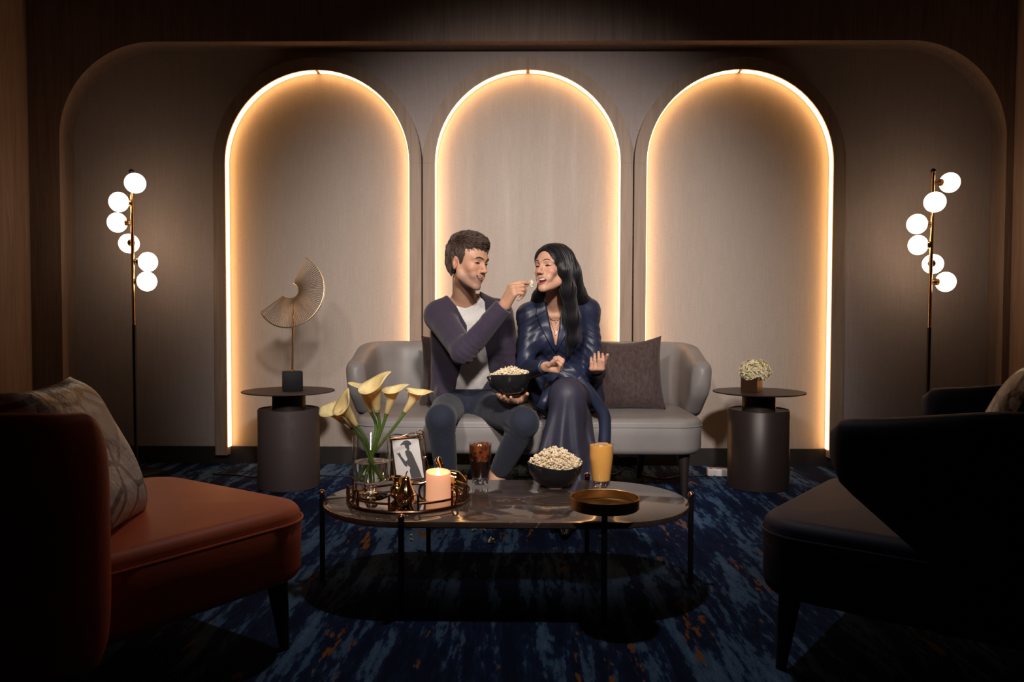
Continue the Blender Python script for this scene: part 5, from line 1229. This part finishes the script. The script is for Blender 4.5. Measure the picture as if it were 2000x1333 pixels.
    hair.chain([W((0.070, -0.02, 0.02)), W((0.073, -0.025, -0.05)), A(1052, 580, 3.80), A(1044, 598, 3.84), A(1034, 612, 3.88)], [0.018, 0.024, 0.026, 0.024, 0.012], 0.03)
    hair.cone(A(1062, 575, 3.84), A(1110, 590, 3.9), 0.045, 0.05, 0.03)
    hair.ell(W((0, 0.116, -0.022)), np.array((0.062, 0.092, 0.102)), H.R, 0.010, 's')
    hair.cone(W((0, 0.12, 0.02)), W((0, 0.035, -0.13)), 0.053, 0.058, 0.012, 's')
    hair.fn(lambda P: - 0.003 * np.exp(-(((P - H.c) @ H.R)[:, 0] / 0.004) ** 2) * (((P - H.c) @ H.R)[:, 2] > 0.09) * -1.0, 0.01, 'd')
    ho = sdf_obj('hair', hair, 0.0035, 'hair_woman', T, 3); ho['label'] = 'long straight black hair with a centre parting'
    # strands lying over the mass: away from the parting, then straight down
    rr = random.Random(8); b = MB(); hv = np.array([v.co for v in ho.data.vertices]) + np.array(T.location); sel = NP.choice(len(hv), 1000, False)
    def flow(P):
        L = (P - H.c) @ H.R; top = np.clip((L[:, 2] - 0.02) / 0.09, 0, 1)[:, None]; sx = np.where(L[:, :1] >= 0, 1.0, -1.0)
        out = (H.R[:, 0][None] * sx) * top + H.R[:, 1][None] * (-0.15 * top); drift = np.zeros_like(P); lowr = (P[:, 2] < A(1100, 575, 3.7)[2]) & (P[:, 1] > 3.78) & (P[:, 0] > A(1100, 575, 3.7)[0]); drift[lowr, 0] = 0.7; lowl = (P[:, 2] < A(1100, 580, 3.7)[2]) & (P[:, 0] < A(1066, 575, 3.7)[0]); drift[lowl, 0] = -0.6
        return np.array([0, 0, -1.0])[None] + out * 1.6 + drift
    SP = strands(hair, hv[sel], flow, 15, 0.011, 0.0004, rr)
    for q in SP:
        q = q[:rr.randint(9, 15)]; n = len(q); b.tube([Vector(p) for p in q], [0.0020 * min(1, (j + 0.3) / 3, (n - 1 - j) / 4 + 0.12) for j in range(n)], 4)
    b.build('hair_strands', 'hair_woman', T, weld=False)
    # blazer
    bl = torso.grown(0.012) + armR.grown(0.012) + armL.grown(0.012)
    bl.cone(A(1050, 700, 3.90), A(1052, 775, 3.93), 0.05, 0.06, 0.04).cone(A(1150, 700, 3.93), A(1156, 778, 3.95), 0.05, 0.062, 0.04).cone(A(1120, 740, 3.85), A(1160, 790, 3.74), 0.05, 0.035, 0.04).cone(A(1085, 745, 3.84), A(1064, 786, 3.66), 0.05, 0.03, 0.04)
    pd = poly2d([(A(x, y, 3.80)[0], A(x, y, 3.80)[2]) for x, y in ((1060, 575), (1067, 598), (1076, 642), (1086, 680), (1092, 642), (1098, 598), (1104, 575))])
    bl.fn(lambda P: np.maximum(pd(P[:, 0], P[:, 2]), P[:, 1] - 3.86), 0.005, 's')
    bl.fn(lambda P: np.maximum(-(P[:, 2] - A(1083, 606, 3.8)[2]), np.linalg.norm((P - A(1083, 585, 3.80))[:, :2], axis=1) - 0.056), 0.006, 's')
    for (w_, e_) in ((wR, eR), (wL, eL)):
        dv = nrmz(w_ - e_); bl.fn(lambda P, w_=w_, dv=dv: np.maximum(-((P - w_) @ dv) + 0.004, np.linalg.norm(P - w_, axis=1) - 0.07), 0.004, 's')
    bl.fn(lambda P: folds(P, nrmz(eR - sR) + [0.7, 0, 0.2], 105, 0.0045) * near(P, eR * 0.55 + sR * 0.45, 0.15) + folds(P, nrmz(eL - sL) - [0.7, 0, -0.2], 105, 0.0045) * near(P, eL * 0.55 + sL * 0.45, 0.15) + folds(P, (0.55, 0, 0.8), 90, 0.005) * near(P, A(1100, 735, 3.85), 0.13) + 0.002 * wobble(P, 35), 0.01, 'd')
    bl_o = sdf_obj('blazer', bl, 0.004, 'satin_navy', T)
    # lapels and cuffs
    def lapel(inner, outer, lift, name):
        n, mm = 14, 6; ci = catmull([Vector((x, y, 0)) for x, y in inner], 6); co_ = catmull([Vector((x, y, 0)) for x, y in outer], 6); P = []
        for i in range(n + 1):
            f = i / n; a = ci[min(int(f * (len(ci) - 1)), len(ci) - 1)]; c = co_[min(int(f * (len(co_) - 1)), len(co_) - 1)]
            for k in range(mm + 1): g = a.lerp(c, k / mm); P.append(A(g.x, g.y, 3.55))
        P = np.array(P); D = P - np.array([CX, 0, CH]); D /= np.linalg.norm(D, axis=1)[:, None]
        Q = bl_plain.march(P, D, 60, 0.6); Q = Q - D * lift
        b = MB(); b.grid([[Vector(Q[i * (mm + 1) + k]) for k in range(mm + 1)] for i in range(n + 1)]); b.build(name, 'satin_navy', T, mods=[('SOLIDIFY', {'thickness': 0.003, 'offset': 1.0})], sharp=60)
    bl_plain = torso.grown(0.012)
    lapel([(1066, 592), (1071, 620), (1078, 650), (1086, 684)], [(1056, 606), (1050, 622), (1061, 650), (1086, 692)], 0.006, 'lapel')
    lapel([(1099, 592), (1095, 620), (1091, 650), (1086, 682)], [(1108, 606), (1115, 622), (1107, 650), (1088, 688)], 0.006, 'lapel')
    lapel([(1065, 588), (1067, 594), (1068, 600), (1069, 606)], [(1050, 600), (1047, 606), (1046, 612), (1046, 619)], 0.007, 'collar')
    # necklaces
    def chain(pts, r, name):
        P = np.array([A(x, y, 3.6) for x, y in pts]); D = P - np.array([CX, 0, CH]); D /= np.linalg.norm(D, axis=1)[:, None]; Q = B.march(P, D, 60, 0.6) - D * 0.002
        b = MB(); b.tube(catmull([Vector(q) for q in Q], 5), r, 6)
        return b, Q
    b, Q = chain([(1072, 616), (1075, 623), (1080, 626), (1086, 627), (1091, 625), (1094, 619)], 0.0012, 'n')
    b.ell(Vector(Q[3]) + Vector((0, -0.003, -0.006)), (0.0025, 0.002, 0.005), 8, 6); b.build('necklace', 'rose_gold', T)
    b, Q = chain([(1072, 612), (1077, 632), (1082, 646), (1085, 652), (1088, 646), (1092, 632), (1095, 614)], 0.001, 'n'); b.ell(Vector(Q[3]) + Vector((0, -0.003, -0.005)), (0.004, 0.002, 0.004), 8, 6); b.build('necklace', 'rose_gold', T)
    # wide trousers, the upper leg falling in a flare
    tr = SDF().ell(A(1106, 782, 3.98), (0.17, 0.125, 0.10), None, 0.05); tr.cone(hR, kR, 0.09, 0.07, 0.04).cone(hL, kL, 0.09, 0.068, 0.04)
    for (x, y, Y, r) in ((1072, 890, 3.38, 0.042), (1100, 905, 3.36, 0.046), (1132, 900, 3.42, 0.042)): tr.cone(kL + np.array([0, 0, -0.01]), A(x, y, Y), 0.062, r, 0.05)
    for (x, y, Y, r) in ((1126, 955, 3.37, 0.05), (1146, 955, 3.39, 0.05)): tr.cone(kR, A(x, y, Y), 0.066, r, 0.05)
    zc = A(1090, 886, 3.36)
    tr.fn(lambda P: np.maximum((P[:, 2] - (zc[2] - 0.18 * (P[:, 0] - zc[0]))), np.maximum(P[:, 1] - 3.46, P[:, 0] - A(1116, 880, 3.4)[0])), 0.006, 's')
    zr = A(1140, 945, 3.42)[2]; tr.fn(lambda P: np.maximum(P[:, 2] - zr, P[:, 1] - 3.9), 0.005, 's')
    def wf(P):
        x = P[:, 0] - kL[0]; dz = np.clip((kL[2] - P[:, 2]) / 0.25, 0, 1); return 0.011 * dz * np.sin(x / (0.035 + 0.05 * dz) * 6 + 1.0 + 1.2 * wobble(P, 7)) + 0.001 * wobble(P, 30)
    tr.fn(wf, 0.012, 'd'); sdf_obj('trousers', tr, 0.004, 'satin_trouser', T)
    # jacket flap and tie end hanging over the seat edge
    def ribbon(pts, wd, name, m, th=0.005):
        P = catmull([Vector(p) for p in pts], 6); b = MB(); rows = []
        for i, p in enumerate(P):
            t_ = (P[min(i + 1, len(P) - 1)] - P[max(i - 1, 0)]).normalized(); s_ = t_.cross(Vector((0, 1, 0))).normalized(); rows.append([p + s_ * wd[0] + Vector((0, 0.01, 0)), p + s_ * wd[0] * 0.4, p - s_ * wd[1] * 0.4, p - s_ * wd[1] + Vector((0, 0.01, 0))])
        b.grid(rows); b.build(name, m, T, mods=[('SOLIDIFY', {'thickness': th, 'offset': 0.0})], sharp=80)
    ribbon([A(1128, 738, 3.66), A(1150, 766, 3.66), A(1170, 794, 3.68), A(1180, 812, 3.685), A(1182, 836, 3.685), A(1181, 866, 3.68)], (0.028, 0.028), 'jacket_tie', 'satin_navy')
    ribbon([A(1100, 742, 3.70), A(1082, 762, 3.62), A(1066, 786, 3.58), A(1058, 800, 3.60)], (0.03, 0.03), 'jacket_flap', 'satin_navy')
    # shoe
    S = SDF(); S.cone(heel + [0, 0.0, -0.02], ball, 0.034, 0.038, 0.02).cone(ball, toeR + [0, -0.035, -0.002], 0.038, 0.012, 0.02).cone(heel + [0, 0.01, -0.02], [heel[0], heel[1] + 0.025, 0.008], 0.016, 0.006, 0.01)
    S.fn(lambda P: -(P[:, 2] - 0.002) * 1.0, 0.003, 's') if False else None
    S.fn(lambda P: np.maximum(-(P[:, 2] - (0.078 + 0.28 * (P[:, 1] - ball[1]))), np.linalg.norm(P - (aR * 0.4 + ball * 0.6), axis=1) - 0.12), 0.006, 's')
    S.fn(lambda P: P[:, 2] - 0.001, 0.002, 's')
    sdf_obj('shoe', S, 0.003, 'shoe_black', T)
    S = SDF(); h2 = aL + np.array([0.004, 0.02, -0.045]); S.cone(h2, aLt + [0, 0, -0.012], 0.030, 0.034, 0.02).cone(aLt + [0, 0, -0.012], aLt + [-0.016, -0.085, -0.035], 0.034, 0.011, 0.02).cone(h2, h2 + [0.004, 0.035, -0.055], 0.015, 0.005, 0.01)
    S.fn(lambda P: np.maximum(-(P[:, 2] - (aLt[2] + 0.012 + 0.25 * (P[:, 1] - aLt[1]))), np.linalg.norm(P - aL, axis=1) - 0.14), 0.006, 's'); sdf_obj('shoe', S, 0.003, 'shoe_black', T)
woman()
